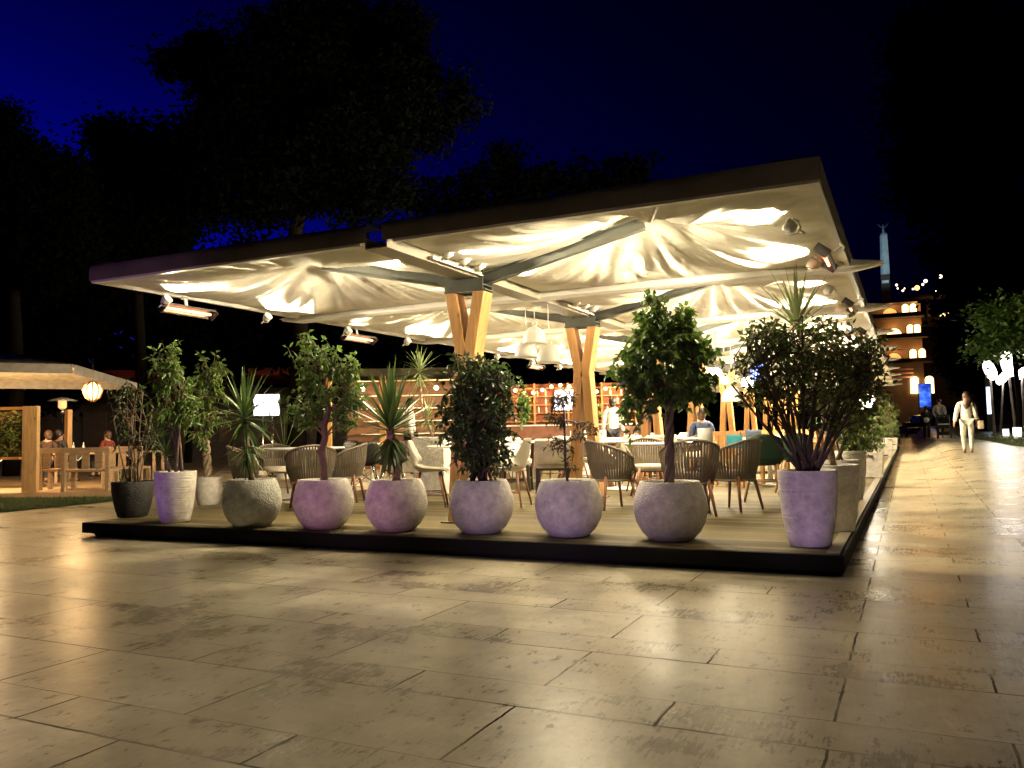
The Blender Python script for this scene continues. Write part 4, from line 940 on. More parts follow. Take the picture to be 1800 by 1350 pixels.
def person(loc, rz, label, top, bottom, hairm=HAIR, pose='walk', H=1.68, hair_len=.0, head_turn=0, shoe=(.03, .012, .012), arms=None, top_loose=.02, group=None, jacket_long=0):
    t = thing('person', loc, label, 'person', group, rz); t.scale = (H / 1.68,) * 3
    seatz = 0
    if pose == 'walk':
        legs = [[(-.09, 0, .88), (-.095, .10, .49), (-.08, .09, .085), (-.085, .22, .03)], [(.09, 0, .88), (.10, .02, .48), (.09, -.16, .10), (.09, -.04, .03)]]
    elif pose == 'stand':
        legs = [[(-.09, 0, .88), (-.10, .02, .48), (-.10, -.01, .085), (-.11, .12, .03)], [(.09, 0, .88), (.10, .02, .48), (.10, -.01, .085), (.11, .12, .03)]]
    else:
        legs = [[(-.09, 0, .50), (-.12, .42, .52), (-.12, .40, .085), (-.12, .53, .03)], [(.09, 0, .50), (.12, .42, .52), (.12, .42, .085), (.12, .55, .03)]]
        seatz = -.39
    z = seatz
    arms = arms or [[(-.22, .0, 1.10), (-.25, .08, .87)], [(.22, -.02, 1.10), (.25, .02, .86)]]
    P, E, Rr = [], [], []
    def add(p, r, par=None):
        P.append(V(p)); Rr.append(r)
        if par is not None: E.append((par, len(P) - 1))
        return len(P) - 1
    pel = add((0, 0, .93 + z), (.15, .11)); sp = add((0, .0, 1.10 + z), (.13, .095), pel); ch = add((0, -.01, 1.28 + z), (.14, .10), sp); nb = add((0, 0, 1.42 + z), (.065, .065), ch)
    ht = Matrix.Rotation(head_turn, 3, 'Z')
    nk = add((0, .01, 1.49 + z), (.05, .05), nb); hd = add((0, .02, 1.57 + z), (.075, .088), nk); hc = add((0, .015, 1.64 + z), (.06, .075), hd)
    hands = []
    for s, (el, wr) in zip((-1, 1), arms):
        el, wr = V(el) + V((0, 0, z)), V(wr) + V((0, 0, z))
        sh = add((s * .17, -.01, 1.38 + z), (.055, .055), nb); e_ = add(el, (.042, .042), sh); w_ = add(wr, (.028, .028), e_)
        d = (wr - el).normalized(); pm = add(wr + d * .075, (.036, .020), w_); hands.append((wr, d, s))
        fw = V((0, 1, 0)); sd = (fw - d * fw.dot(d)).normalized()
        for k in range(4):
            b_ = add(wr + d * .095 + sd * (.024 - .016 * k), .010, pm); m_ = add(P[b_] + d * (.034, .040, .036, .028)[k] + V((-s * .012, 0, 0)), .009, b_); add(P[m_] + (d * .7 + V((-s * .5, 0, 0))).normalized() * .03, .008, m_)
        b_ = add(wr + d * .04 + sd * .035, .011, w_); add(P[b_] + d * .035 + sd * .022, .009, b_)
    lr = [(.085, .09), (.058, .060), (.040, .042), (.035, .022)]
    for lg in legs:
        par = pel
        for p, r in zip(lg, lr): par = add(V(p), r, par)
    b = skin('body', P, E, Rr, SKIN, t)
    # face: eyes, nose, mouth and ears
    hp = P[hd]; q = MB()
    def hl(x, y, zz): return hp + ht @ V((x, y, zz))
    q.leaf(hl(0, .08, .03), V((0, .5, -1)), .05, .03); q.build('nose', SKIN, b)
    q = MB()
    for s in (-1, 1): q.ball(hl(s * .032, .078, .03), .010, 8)
    q.build('eyes', DARK, b)
    q = MB(); q.box(hl(0, .082, -.035), (.045, .012, .010)); q.build('mouth', mat('lips', (.30, .10, .08), .5), b)
    q = MB()
    for s in (-1, 1): q.ball(hl(s * .08, -.0, .02), .026, 8, sx=.4)
    q.build('ears', SKIN, b)
    # clothes
    g = top_loose
    tp = [V((0, 0, .90 + z - jacket_long)), P[sp], P[ch], V((0, 0, 1.41 + z))]; te = [(0, 1), (1, 2), (2, 3)]; tr = [(.150 + g, .112 + g), (.128 + g, .10 + g), (.142 + g * .7, .105 + g * .7), (.07, .065)]
    for s, (el, wr) in zip((-1, 1), arms):
        el, wr = V(el) + V((0, 0, z)), V(wr) + V((0, 0, z)); k = len(tp)
        tp += [V((s * .175, -.01, 1.385 + z)), el, el.lerp(wr, .92)]; te += [(3, k), (k, k + 1), (k + 1, k + 2)]; tr += [.060 + g * .4, .050 + g * .5, .036 + g * .5]
    skin('top', tp, te, tr, top, t, 1)
    bp_, be, br = [V((0, 0, .94 + z))], [], [(.158, .12)]
    for lg in legs:
        k = len(bp_); a = [V(x) for x in lg[:3]]; a[2] = a[1].lerp(a[2], .97)
        bp_ += a; be += [(0, k), (k, k + 1), (k + 1, k + 2)]; br += [(.098, .10), (.068, .070), (.050, .052)]
    skin('trousers', bp_, be, br, bottom, t, 0)
    for lg in legs:
        a, c = V(lg[2]), V(lg[3]); f = (c - a); f.z = 0; f.normalize()
        skin('shoe', [V((a.x, a.y, a.z - .04)) - f * .02, V((a.x, a.y, a.z - .045)) + f * .08, V((a.x, a.y, a.z - .055)) + f * .17], [(0, 1), (1, 2)], [(.042, .045), (.042, .034), (.032, .024)], mat('shoe', shoe, .4), t)
    q = MB(); hcn = hp + ht @ V((0, -.030, .045)); q.ball(hcn, .108, 14, sz=1.02, sx=.90, sy=1.0); q.ball(hp + ht @ V((0, -.062, -.015)), .080, 12, sx=.98, sy=.75, sz=1.15)
    if hair_len: q.tube([hp + ht @ V((0, -.06, .0)), hp + ht @ V((0, -.085, -.10)), V((0, -.125, hp.z - .16 - hair_len * .5)), V((0, -.12, hp.z - .14 - hair_len))], [.082, .100, .085, .02], 12)
    q.build('hair', hairm, t)
    return t, P
WHITE_C = mat('white_cloth', (.80, .78, .72), .85, bump=.3, bsc=40); GREYT = mat('pale_grey_cloth', (.62, .61, .54), .85); BLACKC = mat('black_cloth', (.02, .02, .022), .85); GREYC = mat('grey_cloth', (.30, .29, .27), .85); NAVY = mat('navy_cloth', (.03, .045, .10), .85)
def faceY(p): return 0.0
def place(px, py, dep):                         # a point of the rising path under this pixel
    p = atp(px, py); return p
W = atp(1702, 797); Hs = 1.66
wt, WP = person(W, -.04, 'woman walking away in white blouse and pale trousers with a shoulder bag', WHITE_C, GREYT, HAIRB, 'walk', 1.70, .20, .9, (.10, .02, .02), [[(-.25, -.05, 1.10), (-.30, .04, .86)], [(.22, -.06, 1.12), (.24, .06, .90)]], .028)
bagp = W + V((.34, -.04, 0)); t = thing('shoulder_bag', bagp, 'cream shoulder bag with dark strap hanging at the walking woman', 'bag')
MB().box((0, 0, .80), (.15, .30, .24)).build('bag_body', mat('cream_leather', (.55, .45, .32), .5), t, bevel=.03); MB().tube([(-.02, -.12, .90), (-.10, -.09, 1.15), (-.17, -.05, 1.43), (-.15, .06, 1.42), (-.06, .10, 1.15), (-.02, .12, .90)], .014, 6).build('strap', mat('dark_leather', (.05, .02, .012), .5), t)
C1 = atp(1630, 774); person(C1, PI + .1, 'person in black coat holding a white bag walking towards us beside the pushchair', BLACKC, BLACKC, HAIR, 'walk', 1.66, .05, 0, (.02, .02, .02), [[(-.22, .05, 1.12), (-.10, .24, 1.05)], [(.22, .05, 1.12), (.12, .24, 1.02)]], .035, None, .1)
p = C1 + V((0, -.30, 1.0)); tag(MB().ball((0, 0, 0), .13, 12, sz=1.1).build('white_bag', WHITE_C, loc=p), 'small white bag held by the person in black', 'bag')
C2 = atp(1655, 771) + V((0, 1.0, 0)); C2.z = rise(C2.x, C2.y)
person(C2, PI, 'person in grey jacket pushing a black pushchair towards us', GREYC, BLACKC, HAIR, 'walk', 1.70, 0, 0, (.02, .02, .02), [[(-.23, .10, 1.12), (-.20, .36, 1.0)], [(.23, .10, 1.12), (.20, .36, 1.0)]], .03)
B = C2 + V((.12, -.95, 0)); B.z = rise(B.x, B.y); t = thing('pushchair', B, 'black pushchair with white bumper bar on the promenade', 'pushchair', None, PI)
for s in (-1, 1):
    MB().tube([(s * .24, -.62, 1.0), (s * .24, -.30, .60), (s * .24, .32, .12)], .016, 7).build('side_rail', DARK, t); MB().tube([(s * .24, .10, .42), (s * .25, -.34, .14)], .014, 7).build('rear_leg', DARK, t)
MB().tube([(-.24, -.62, 1.0), (.24, -.62, 1.0)], .018, 8).build('handle', DARK, t)
for (x, y) in ((-.25, .34), (.25, .34), (-.27, -.35), (.27, -.35)):
    wl_ = MB().tube([(x - .02, y, .11), (x + .02, y, .11)], .11, 18).build('wheel', BLK, t); MB().tube([(x - .023, y, .11), (x + .023, y, .11)], .05, 12).build('hub', TOPW, wl_)
MB().box((0, -.02, .48), (.40, .40, .10)).build('seat', BLACKC, t, bevel=.03); MB().grid(lambda i, j: (.22 * math.cos(PI * i), -.22 + .34 * math.sin(PI * .62 * j) * 1, .72 + .34 * math.sin(PI * i) * math.cos(PI * .5 * (1 - j) - .8)), 14, 10).build('hood', BLACKC, t)
MB().box((0, -.20, .66), (.40, .06, .42)).build('backrest', BLACKC, t, bevel=.02); MB().tube([(-.22, .20, .62), (0, .30, .62), (.22, .20, .62)], .022, 8).build('bumper_bar', TOPW, t); MB().box((0, -.12, .22), (.40, .42, .16)).build('basket', BLACKC, t, bevel=.02)
# people in the pavilion
p = pd(722, 765, 19); p.z = DZ; person(p, -PI / 2 + .6, 'dark haired person in pale shirt standing behind the white planter', WHITE_C, BLACKC, HAIR, 'stand', 1.70)
p = pd(1078, 760, 21); p.z = DZ; person(p, .4, 'person in white shirt standing beyond the second timber post', WHITE_C, BLACKC, HAIR, 'stand', 1.72)
p = at(1222, 838); p.z = DZ; person(p + V((0, .7, 0)), .2, 'seated person in navy jacket behind the right round table, back to us', NAVY, BLACKC, HAIRB, 'sit', 1.68)
q = p + V((0, .7, 0)); woven.put(q, .2, 'woven chair under the seated person in navy', G1)
# ================================================================ left terrace
TURF = mat('turf_green', (.035, .06, .012), .95, var=.5, sc=(40, 40, 1), bump=1, bsc=120)
LD = mat('terrace_boards', (.27, .19, .11), .5, sc=(1, 24, 1))
def sheet(name, pts, z, m): 
    mb = MB(); mb.poly([(p[0], p[1], z) for p in pts]); return tag(mb.build(name, m), kind='structure')
a_, b_ = at(-40, 906, 0), at(196, 882, 0)
c_, d_ = at(196, 874, 0), at(-60, 876, 0)
sheet('turf', [a_, b_, at(260, 877, 0), c_, d_, at(-400, 880, 0), at(-400, 930, 0)], .008, TURF)
rg = MB()
A0, B0 = a_, b_
for k in range(5200):
    u, v = rnd(), rnd(); p = a_.lerp(b_, u).lerp(d_.lerp(c_, u), v * v)
    rg.tri(V((p.x, p.y, .008)), V((U(-.4, .4), U(-.4, .4), 1)), U(.02, .05), .008)
tag(rg.build('grass', leafmat('grass_blade', (.03, .05, .01), (.07, .10, .025), .6)), kind='stuff')
sheet('terrace_floor', [at(-400, 879, 0), at(196, 873.5, 0), at(330, 872, 0), at(420, 800, 0), at(-400, 800, 0)], .004, LD)
P0 = at(53, 866, 0); dp = depth(P0)
t = thing('timber_screen', P0, 'thick pale timber pillar with side rail framing a leafy panel on the left terrace', 'screen', None, YAW)
hz = 152 / F * dp
MB().box((0, 0, hz / 2), (.31, .12, hz)).build('pillar', wood('pale_knotty_timber', (.55, .36, .17), 2, .55), t, bevel=.006)
MB().box((-.95, 0, hz - .04), (1.58, .10, .06)).build('top_rail', PINE, t); MB().box((-.95, 0, .72), (1.58, .30, .05)).build('shelf', PINE, t); MB().box((-1.7, 0, hz / 2), (.10, .10, hz - .1)).build('end_post', PINE, t)
mb = MB(); 
for k in range(520): mb.leaf(V((U(-1.6, -.2), U(.0, .16), U(.8, hz - .1))), V((U(-1, 1), U(-1.2, .1), U(-.6, .6))), .12, .05)
mb.build('leafy_panel', LF['box'], t); MB().box((-.95, .2, 1.2), (1.5, .03, 1.0)).build('panel_board', mat('dark_board', (.09, .05, .025), .7), t)
# canopy of the left terrace
A = at(128, 641, 2.62); Bq = at(228, 670, 2.62); Cq = at(-220, 634, 2.62)
dirx = (Cq - A).normalized(); diry = (Bq - A).normalized(); wx, wy = 6.2, 6.0
t = thing('terrace_canopy', A, 'cream canopy with hipped fabric roof over the left terrace', 'canopy')
c0, c1, c2, c3 = V((0, 0, 0)), dirx * wx, dirx * wx + diry * wy, diry * wy; pk = (c0 + c2) / 2 + V((0, 0, .75))
CANF = mat('cream_canvas', (.62, .56, .42), .85)
for (p_, q_) in ((c0, c1), (c1, c2), (c2, c3), (c3, c0)):
    MB().grid(lambda i, j: p_.lerp(q_, i).lerp(pk, j) - V((0, 0, .10 * math.sin(PI * j) * (.6 + .4 * math.sin(i * PI)))), 14, 10).build('roof_panel', CANF, t)
    MB().grid(lambda i, j: p_.lerp(q_, i) + V((0, 0, .012 - .19 * j)) - (pk - (p_ + q_) / 2).normalized() * .015, 12, 2).build('valance', mat('grey_valance', (.24, .22, .19), .85), t)
    MB().bar(p_ + V((0, 0, -.03)), pk + V((0, 0, -.12)), .06, .07).build('rafter', TEAK, t)
pc = (c0 + c2) / 2; MB().bar(pc + V((0, 0, .6)), pc + V((0, 0, -2.6)), .14, .14).build('pole', TEAK, t)
B = at(119, 838, 0); mb = MB(); tag(MB().box((0, 0, 1.0), (.15, .15, 2.0)).build('timber_post', PINE, loc=B, bevel=.005), 'slim orange timber post beside the patio heater', 'post')
B = at(108, 836, 0); dp = depth(B); R = rel(B, dp); t = thing('patio_heater', B, 'mushroom topped steel patio heater on the left terrace', 'patio heater')
zt = R(108, 703).z
MB().lathe([(.001, zt + .10), (.10, zt + .09), (.26, zt + .04), (.42, zt - .02), (.42, zt - .03), (.26, zt + .02), (.001, zt + .07)], 32).build('shade', mat('pale_aluminium', (.55, .50, .44), .4, metal=.2), t)
MB().lathe([(.09, zt - .26), (.12, zt - .22), (.12, zt - .02), (.06, zt + .04)], 20).build('burner', glow('heater_glow', (1, .5, .2), .5), t); MB().lathe([(.075, zt - .45), (.075, zt - .26)], 16).build('collar', CHROME, t)
mb = MB(); mb.tube([(0, 0, .5), (0, 0, zt - .45)], .03, 10); mb.build('pole', CHROME, t); MB().lathe([(.24, 0), (.24, .06), (.20, .5), (.18, .55), (.03, .56)], 20).build('base', mat('heater_base', (.10, .09, .08), .4, metal=.5), t)
# hanging faceted basket lamp
Lp = pd(163, 688, 15.2); t = thing('basket_lamp', Lp, 'bright glowing woven basket lamp hanging at the corner of the left canopy', 'pendant lamp')
MB().lathe([(.04, .17), (.12, .11), (.16, .02), (.11, -.11), (.02, -.18)], 9, sm=False).build('shade', glow('basket_glow', (1, .60, .22), 3.5), t)
mb = MB()
for k in range(9):
    a = 2 * PI * k / 9; mb.tube([(r_ * math.cos(a), r_ * math.sin(a), z) for r_, z in ((.04, .175), (.125, .115), (.166, .02), (.115, -.115), (.02, -.186))], .016, 5)
mb.build('ribs', PINE, t); MB().tube([(0, 0, .2), (0, 0, .62)], .006, 5).build('cord', DARK, t)
lamp('POINT', Lp + V((.0, -.32, -.06)), LEFTLAMP, (1, .62, .27), .16)
lamp('POINT', A + pc * .8 + V((0, 0, -.75)), LEFTLAMP * 13, (1, .66, .33), .2)
# benches and tables
BENCH = wood('weathered_bench_timber', (.32, .22, .13), 0, .6, knots=False)
def bench(px, py, w_, label, rz=0):
    t = thing('wooden_bench', at(px, py, 0), label, 'bench', 'benches on the left terrace', YAW + rz)
    MB().box((0, .22, .43), (w_, .44, .05)).build('seat', BENCH, t, bevel=.005)
    mb = MB(); mb.box((0, 0, .86), (w_, .06, .11)); 
    n_ = int(w_ / .28)
    for k in range(n_): mb.box(((k + .5 - n_ / 2) * .27, 0, .65), (.15, .03, .34))
    mb.build('backrest', BENCH, t)
    for s in (-1, 1):
        MB().box((s * (w_ / 2 - .04), 0, .42), (.08, .07, .84)).build('leg', BENCH, t); MB().box((s * (w_ / 2 - .04), .40, .21), (.08, .07, .42)).build('leg', BENCH, t)
    return t
bench(92, 862, .62, 'single wide timber seat next to the thick pale pillar'); bench(150, 864, 1.0, 'pale timber bench seen from behind on the left terrace, right of the single seat'); bench(215, 856, .9, 'timber bench half hidden by the thin dark shrub')
def terrace_table(px, py, label, w_=1.3):
    t = thing('terrace_table', at(px, py, 0), label, 'table', 'tables on the left terrace', YAW)
    MB().box((0, 0, .74), (w_, .7, .04)).build('table_top', BENCH, t, bevel=.004)
    for sx in (-1, 1):
        for sy in (-1, 1): MB().box((sx * (w_ / 2 - .06), sy * .28, .36), (.06, .06, .72)).build('leg', BENCH, t)
    mb = MB(); mb.poly([(-.20, -.356, .763), (.20, -.356, .763), (0, -.36, .56)]); mb.poly([(-.20, -.356, .763), (.20, -.356, .763), (.20, .1, .763), (-.20, .1, .763)]); mb.build('runner', BLACKC, t)
    mb = MB(); mb.tube([(-.20, -.362, .763), (0, -.366, .56), (.20, -.362, .763)], .010, 4); mb.build('runner_trim', TOPW, t); return t
terrace_table(150, 848, 'dark topped terrace table with pointed cloth beyond the pale bench'); terrace_table(12, 858, 'terrace table with pointed cloth left of the thick pale pillar'); terrace_table(240, 842, 'terrace table beyond the bench behind the thin dark shrub')
def bottle(px, py, dep, label):
    t = thing('bottle', pd(px, py, dep), label, 'bottle'); MB().lathe([(.001, 0), (.036, 0), (.037, .14), (.013, .20), (.013, .26), (.001, .26)], 14).build('glass', bm_[2], t)
zz = depth(at(150, 848, 0))
for k, (px, lb) in enumerate(((113, 'clear bottle standing left on the terrace table beyond the pale bench'), (131, 'clear bottle standing right on the terrace table beyond the pale bench'))): 
    p = at(px, 840, 0); p = at(150, 848, 0) + Matrix.Rotation(YAW, 3, 'Z') @ V(((-.38, -.12)[k], .12, .766)); t = thing('bottle', p, lb, 'bottle'); MB().lathe([(.001, 0), (.036, 0), (.037, .14), (.013, .20), (.013, .26), (.001, .26)], 14).build('glass', bm_[2], t)
p = at(83, 850, 0); person(p, YAW + .3, 'seated person with dark hair in brown clothes behind the single timber seat', mat('brown_cloth', (.04, .02, .012), .85), BLACKC, HAIRB, 'sit', 1.7, 0, .5)
p = at(103, 848, 0); person(p, YAW - .2, 'seated person in black with dark hair left of the bottles', BLACKC, BLACKC, HAIR, 'sit', 1.72, 0, -.8)
p = at(188, 838, 0); person(p, YAW + 1.2, 'seated person in red patterned shirt behind the pale bench', mat('red_pattern_cloth', (.16, .025, .012), .8, var=.8, sc=(30, 30, 30)), BLACKC, HAIRB, 'sit', 1.7, 0, .3)
# low building with a dark red roof line behind
Bc = pd(330, 776, 42); Bc.z = 0; t = thing('red_roofed_building', Bc, 'long low building with dim dark red roof edge behind the plants on the left', 'building', None, YAW)
MB().box((0, 3, 1.8), (17, 6, 3.6)).build('wall', mat('dark_wall', (.03, .022, .018), .8), t); MB().box((0, 2.6, 4.35), (18.5, 7.5, .34)).build('roof', mat('dark_red_roof', (.30, .03, .015), .6, sc=(1, 1, 1)), t); DSH = mat('dark_shutter', (.05, .03, .02), .7)
for k in range(7): MB().box((-7 + k * 2.3, -.02, 1.7), (1.2, .06, 1.6)).build('shutter', DSH, t)
lamp('SPOT', Bc + Matrix.Rotation(YAW, 3, 'Z') @ V((-2, -9, 1.5)), 45, (1, .45, .3), .3, Bc + V((0, 0, 4.3)), 110, 1)
# ================================================================ promenade: grass, lamps
ge = [atp(1684, 768), atp(1700, 771), atp(1740, 776), atp(1775, 783), atp(1830, 790)]
far = [atp(1840, 770), atp(1840, 762), atp(1684, 760)]
mb = MB(); allp = ge + far
mb.poly([(p.x, p.y, rise(p.x, p.y) + .02) for p in ge + [V((ge[-1].x + 14, ge[-1].y, 0)), V((ge[-1].x + 22, 90, 0)), V((ge[0].x + 3, 90, 0))]])
tag(mb.build('lawn', TURF), kind='structure')
rg = MB()
for k in range(3500):
    u = rnd() * 3.999; i = int(u); p = ge[i].lerp(ge[i + 1], u - i) + V((rnd() ** 2 * 4, rnd() ** 2 * 3 + .1, 0))
    rg.tri(V((p.x, p.y, rise(p.x, p.y) + .015)), V((U(-.4, .4), U(-.4, .4), 1)), U(.06, .16), .02)
tag(rg.build('lawn_grass', bpy.data.materials['grass_blade']), kind='stuff')
LAMPW = glow('floodlight_panel', (1, .88, .78), 9)
POLE = mat('grey_pole', (.22, .20, .18), .5, metal=.4)
def street(px, top, tilt, dep, label, size=(24, 42), light=0, aim=None):
    p = pd(px, 757, dep); p.z = rise(p.x, p.y); R = rel(p, dep); t = thing('street_lamp', p, label, 'street lamp', 'floodlights on poles along the lawn')
    c = R(*top); MB().tube([(0, 0, 0), (c.x, c.y, c.z - .25)], [.07, .045], 10).build('pole', POLE, t)
    MB().lathe([(.16, 0), (.16, .04), (.08, .10)], 12).build('base', POLE, t)
    q = Matrix((RT, FW, UP)).transposed() @ Matrix.Rotation(tilt, 3, 'Y')
    w_, h_ = size[0] * .88 / F * dep, size[1] * .92 / F * dep
    MB().box(c + FW * .14, (w_ * .8, .14, h_ * .8), q).build('head', POLE, t, bevel=.02); hb = MB().ball((0, 0, 0), 1, 20); hb.v = [tuple(c - FW * .02 + q @ V((math.copysign(abs(x) ** .8, x) * w_ * .56, y * .16, math.copysign(abs(z) ** .8, z) * h_ * .54))) for x, y, z in hb.v]; hb.build('light_panel', LAMPW, t)
    MB().tube([V((c.x, c.y, c.z - .3)), c + FW * .1 - V((0, 0, h_ * .3))], .03, 6).build('arm', POLE, t)
    if light: lamp('SPOT', p + c - FW * .25, light, (1, .90, .80), .3, p + c - FW * 6 + V((aim or (-1.5, 0, -6))), 150, .8)
street(1748, (1740, 651), -.45, 38, 'pole lamp with one tilted glowing panel, leftmost on the lawn', (19, 36), STREET)
street(1758, (1763, 664), .75, 40, 'pole lamp with the small panel tilted right, low in the middle of the lamp cluster', (14, 30), 0)
street(1786, (1772, 640), -.30, 37, 'pole lamp with the largest and highest glowing panel of the cluster', (24, 46), STREET)
street(1799, (1796, 656), .75, 39, 'pole lamp with a tilted panel at the right edge of the photo', (14, 24), STREET * .5)
for (px, py, dep, s_, lb) in ((1768, 757, 36, .22, 'small white bollard light on the lawn, left of two'), (1788, 758, 35, .30, 'white cube light on the lawn, right of two')):
    p = pd(px, py, dep); p.z = rise(p.x, p.y) + .02; tag(MB().box((0, 0, s_ / 2 + .05), (s_, s_, s_ + .1)).build('cube_light', glow('cube_light_white', (1, .95, .85), 1.2), loc=p, bevel=.01), lb, 'cube light')
p = pd(1737, 757, 46); p.z = rise(p.x, p.y); t = thing('display_panel', p, 'tall narrow pale blue lit panel on the lawn beyond the walking woman', 'display panel'); R = rel(p, 46)
c = R(1739, 704); MB().box((c.x, c.y, c.z / 2 + .6), (.34, .12, c.z + 1.2)).build('casing', DARK, t); MB().box((c.x, c.y - .075, c.z), (.26, .02, 1.5)).build('screen', glow('pale_blue_panel', (.6, .72, 1), 1.6), t)
# ================================================================ apartment building with arched balconies
DB = 88
Bp = pd(1560, 750, DB); Bp.z = 0; t = thing('apartment_building', Bp, 'balconied building with warm lit arches at the end of the promenade', 'building', None, 0); R = rel(Bp, DB)
px = DB / F
WALL = mat('ochre_wall', (.34, .22, .13), .85, sc=(.6, .6, .6)); DKW = mat('dark_facade', (.06, .035, .022), .85)
x0, x1 = R(1470, 700).x, R(1626, 700).x; D = 9
zs = [R(1580, y).z for y in (635, 591, 554)]; ztop = R(1580, 532).z
MB().box(((x0 + x1) / 2, D / 2 + 1.6, ztop / 2), (x1 - x0, D, ztop)).build('wall', WALL, t)
for k, z in enumerate(zs):
    MB().box(((x0 + x1) / 2 + .3 - k * .25, .75, z - .10), (x1 - x0 + 1.0, 1.7, .20)).build('balcony_slab', DKW, t)
    MB().box(((x0 + x1) / 2 + .3 - k * .25, -.06, z + .13), (x1 - x0 + .9, .05, .26)).build('balcony_rail', DKW, t)
MB().box(((x0 + x1) / 2 - .6, D / 2 + 1.0, ztop + .1), (x1 - x0 + .6, D + 2.4, .2)).build('roof', DKW, t)
ARCH = glow('arch_light', (1, .60, .20), 2.6); ARCHD = glow('arch_dim', (1, .45, .15), .30)
def arch(cx, z, w_, h_, m, yy=1.56):
    mb = MB(); n = 12; pts = [(cx - w_ / 2, z), (cx + w_ / 2, z)] + [(cx + w_ / 2 * math.cos(PI * i / n), z + h_ - w_ * .45 + w_ * .45 * math.sin(PI * i / n)) for i in range(n + 1)]
    mb.poly([(x, yy, zz_) for x, zz_ in pts]); mb.poly([(x, yy + .05, zz_) for x, zz_ in pts][::-1])
    k = len(pts); f = len(mb.v) - 2 * k
    for i in range(k): a, b_ = i, (i + 1) % k; mb.face([f + a, f + k + (k - 1 - a), f + k + (k - 1 - b_), f + b_])
    w__ = mb.build('window', m, t)
    fr = MB(); fr.tube([(x, yy - .02, zz_) for x, zz_ in pts + [pts[0]]], .04, 5); fr.build('frame', DKW, w__)
for k, z in enumerate(zs):
    for xp_ in ((1604, 1620), (1601, 1613), (1594, 1608))[k]: arch(R(xp_, 600).x, z + .04, .72, 1.32, ARCH)
    xl = R((1570, 1572, 1566)[k], 600).x
    arch(xl, z + .04, 1.5, 1.0, ARCH if k == 1 else ARCHD); arch(xl - 2.6, z + .04, 1.5, 1.0, ARCHD); arch(xl - 5.2, z + .04, 1.5, 1.0, ARCHD)
    for xx in (R(1612, 600).x, xl): lamp('POINT', Bp + V((xx, .75, z + 1.05)), BLD, (1, .52, .18), .2)
xr = R(1618, 700).x; zs_ = R(1590, 664).z
for k in range(3): MB().box((R(1592, 660).x, -.5, zs_ + k * .42), (1.5, .10, .16)).build('sign_slat', mat('pink_slat', (.55, .28, .22), .6), t)
arch(R(1608, 680).x, R(1608, 692).z, .9, 1.9, ARCH, 1.50); arch(R(1634, 680).x, R(1634, 692).z, .9, 1.9, ARCH, 1.50); lamp('POINT', Bp + V((xr - .6, -1.0, R(1600, 668).z)), BLD * 1.5, (1, .6, .25), .3)
# thin lit terrace slab and column right of the building
p = pd(1632, 752, 95); p.z = 0; R = rel(p, 95); t = thing('roof_terrace', p, 'dim roof terrace on a pale column right of the balconied building', 'terrace')
c = R(1625, 523); MB().box((c.x, c.y, c.z), (4.4, 3, .22)).build('slab', WALL, t); c2 = R(1632, 560); MB().lathe([(.28, R(1632, 560).z), (.20, R(1632, 530).z), (.24, c.z - .12)], 12, c=(c2.x, c2.y, 0)).build('column', WALL, t)
c3 = R(1645, 566); MB().box((c3.x, c3.y, c3.z), (6, 3, .9)).build('parapet', WALL, t); MB().box((c3.x, c3.y + 3, c3.z / 2 - .3), (7, 5, c3.z)).build('body', DKW, t)
lamp('POINT', p + c2 + V((-1.5, -2.5, -.4)), BLD * 1.2, (1, .6, .28), .3)
for k, (x, y) in enumerate(((1652, 563), (1663, 560))): 
    q = R(x, y); MB().box((q.x, q.y - 1.55, q.z), (.7, .06, .9)).build('window', ARCH, t)
# blue banner
p = pd(1627, 752, 66); p.z = rise(0, 66) * 0 + .0; R = rel(p, 66); t = thing('banner', p, 'tall blue lit banner at the foot of the balconied building', 'banner')
def bluebanner():
    m, nt, b, out = new_mat('blue_banner'); n = N(nt, 'ShaderNodeTexNoise', Scale=1.6, Detail=3.0); L(nt, coords(nt), n.inputs['Vector'])
    r = ramp(nt, n.outputs[0], [(.4, (.02, .05, .5)), (.55, (.06, .2, 1)), (.7, (.25, .5, 1))]); L(nt, r.outputs[0], b.inputs['Base Color']); L(nt, r.outputs[0], b.inputs['Emission Color']); b.inputs['Emission Strength'].default_value = .5; return m
c = R(1626, 695); MB().box(c, (19 / F * 66, .06, 42 / F * 66)).build('backing', DARK, t); MB().box(c - V((0, .045, 0)), (18 / F * 66, .02, 41 / F * 66)).build('face', bluebanner(), t)
for s in (-1, 1): MB().tube([(c.x + s * .46, c.y, 0), (c.x + s * .46, c.y, c.z + .95)], .03, 6).build('pole', POLE, t)
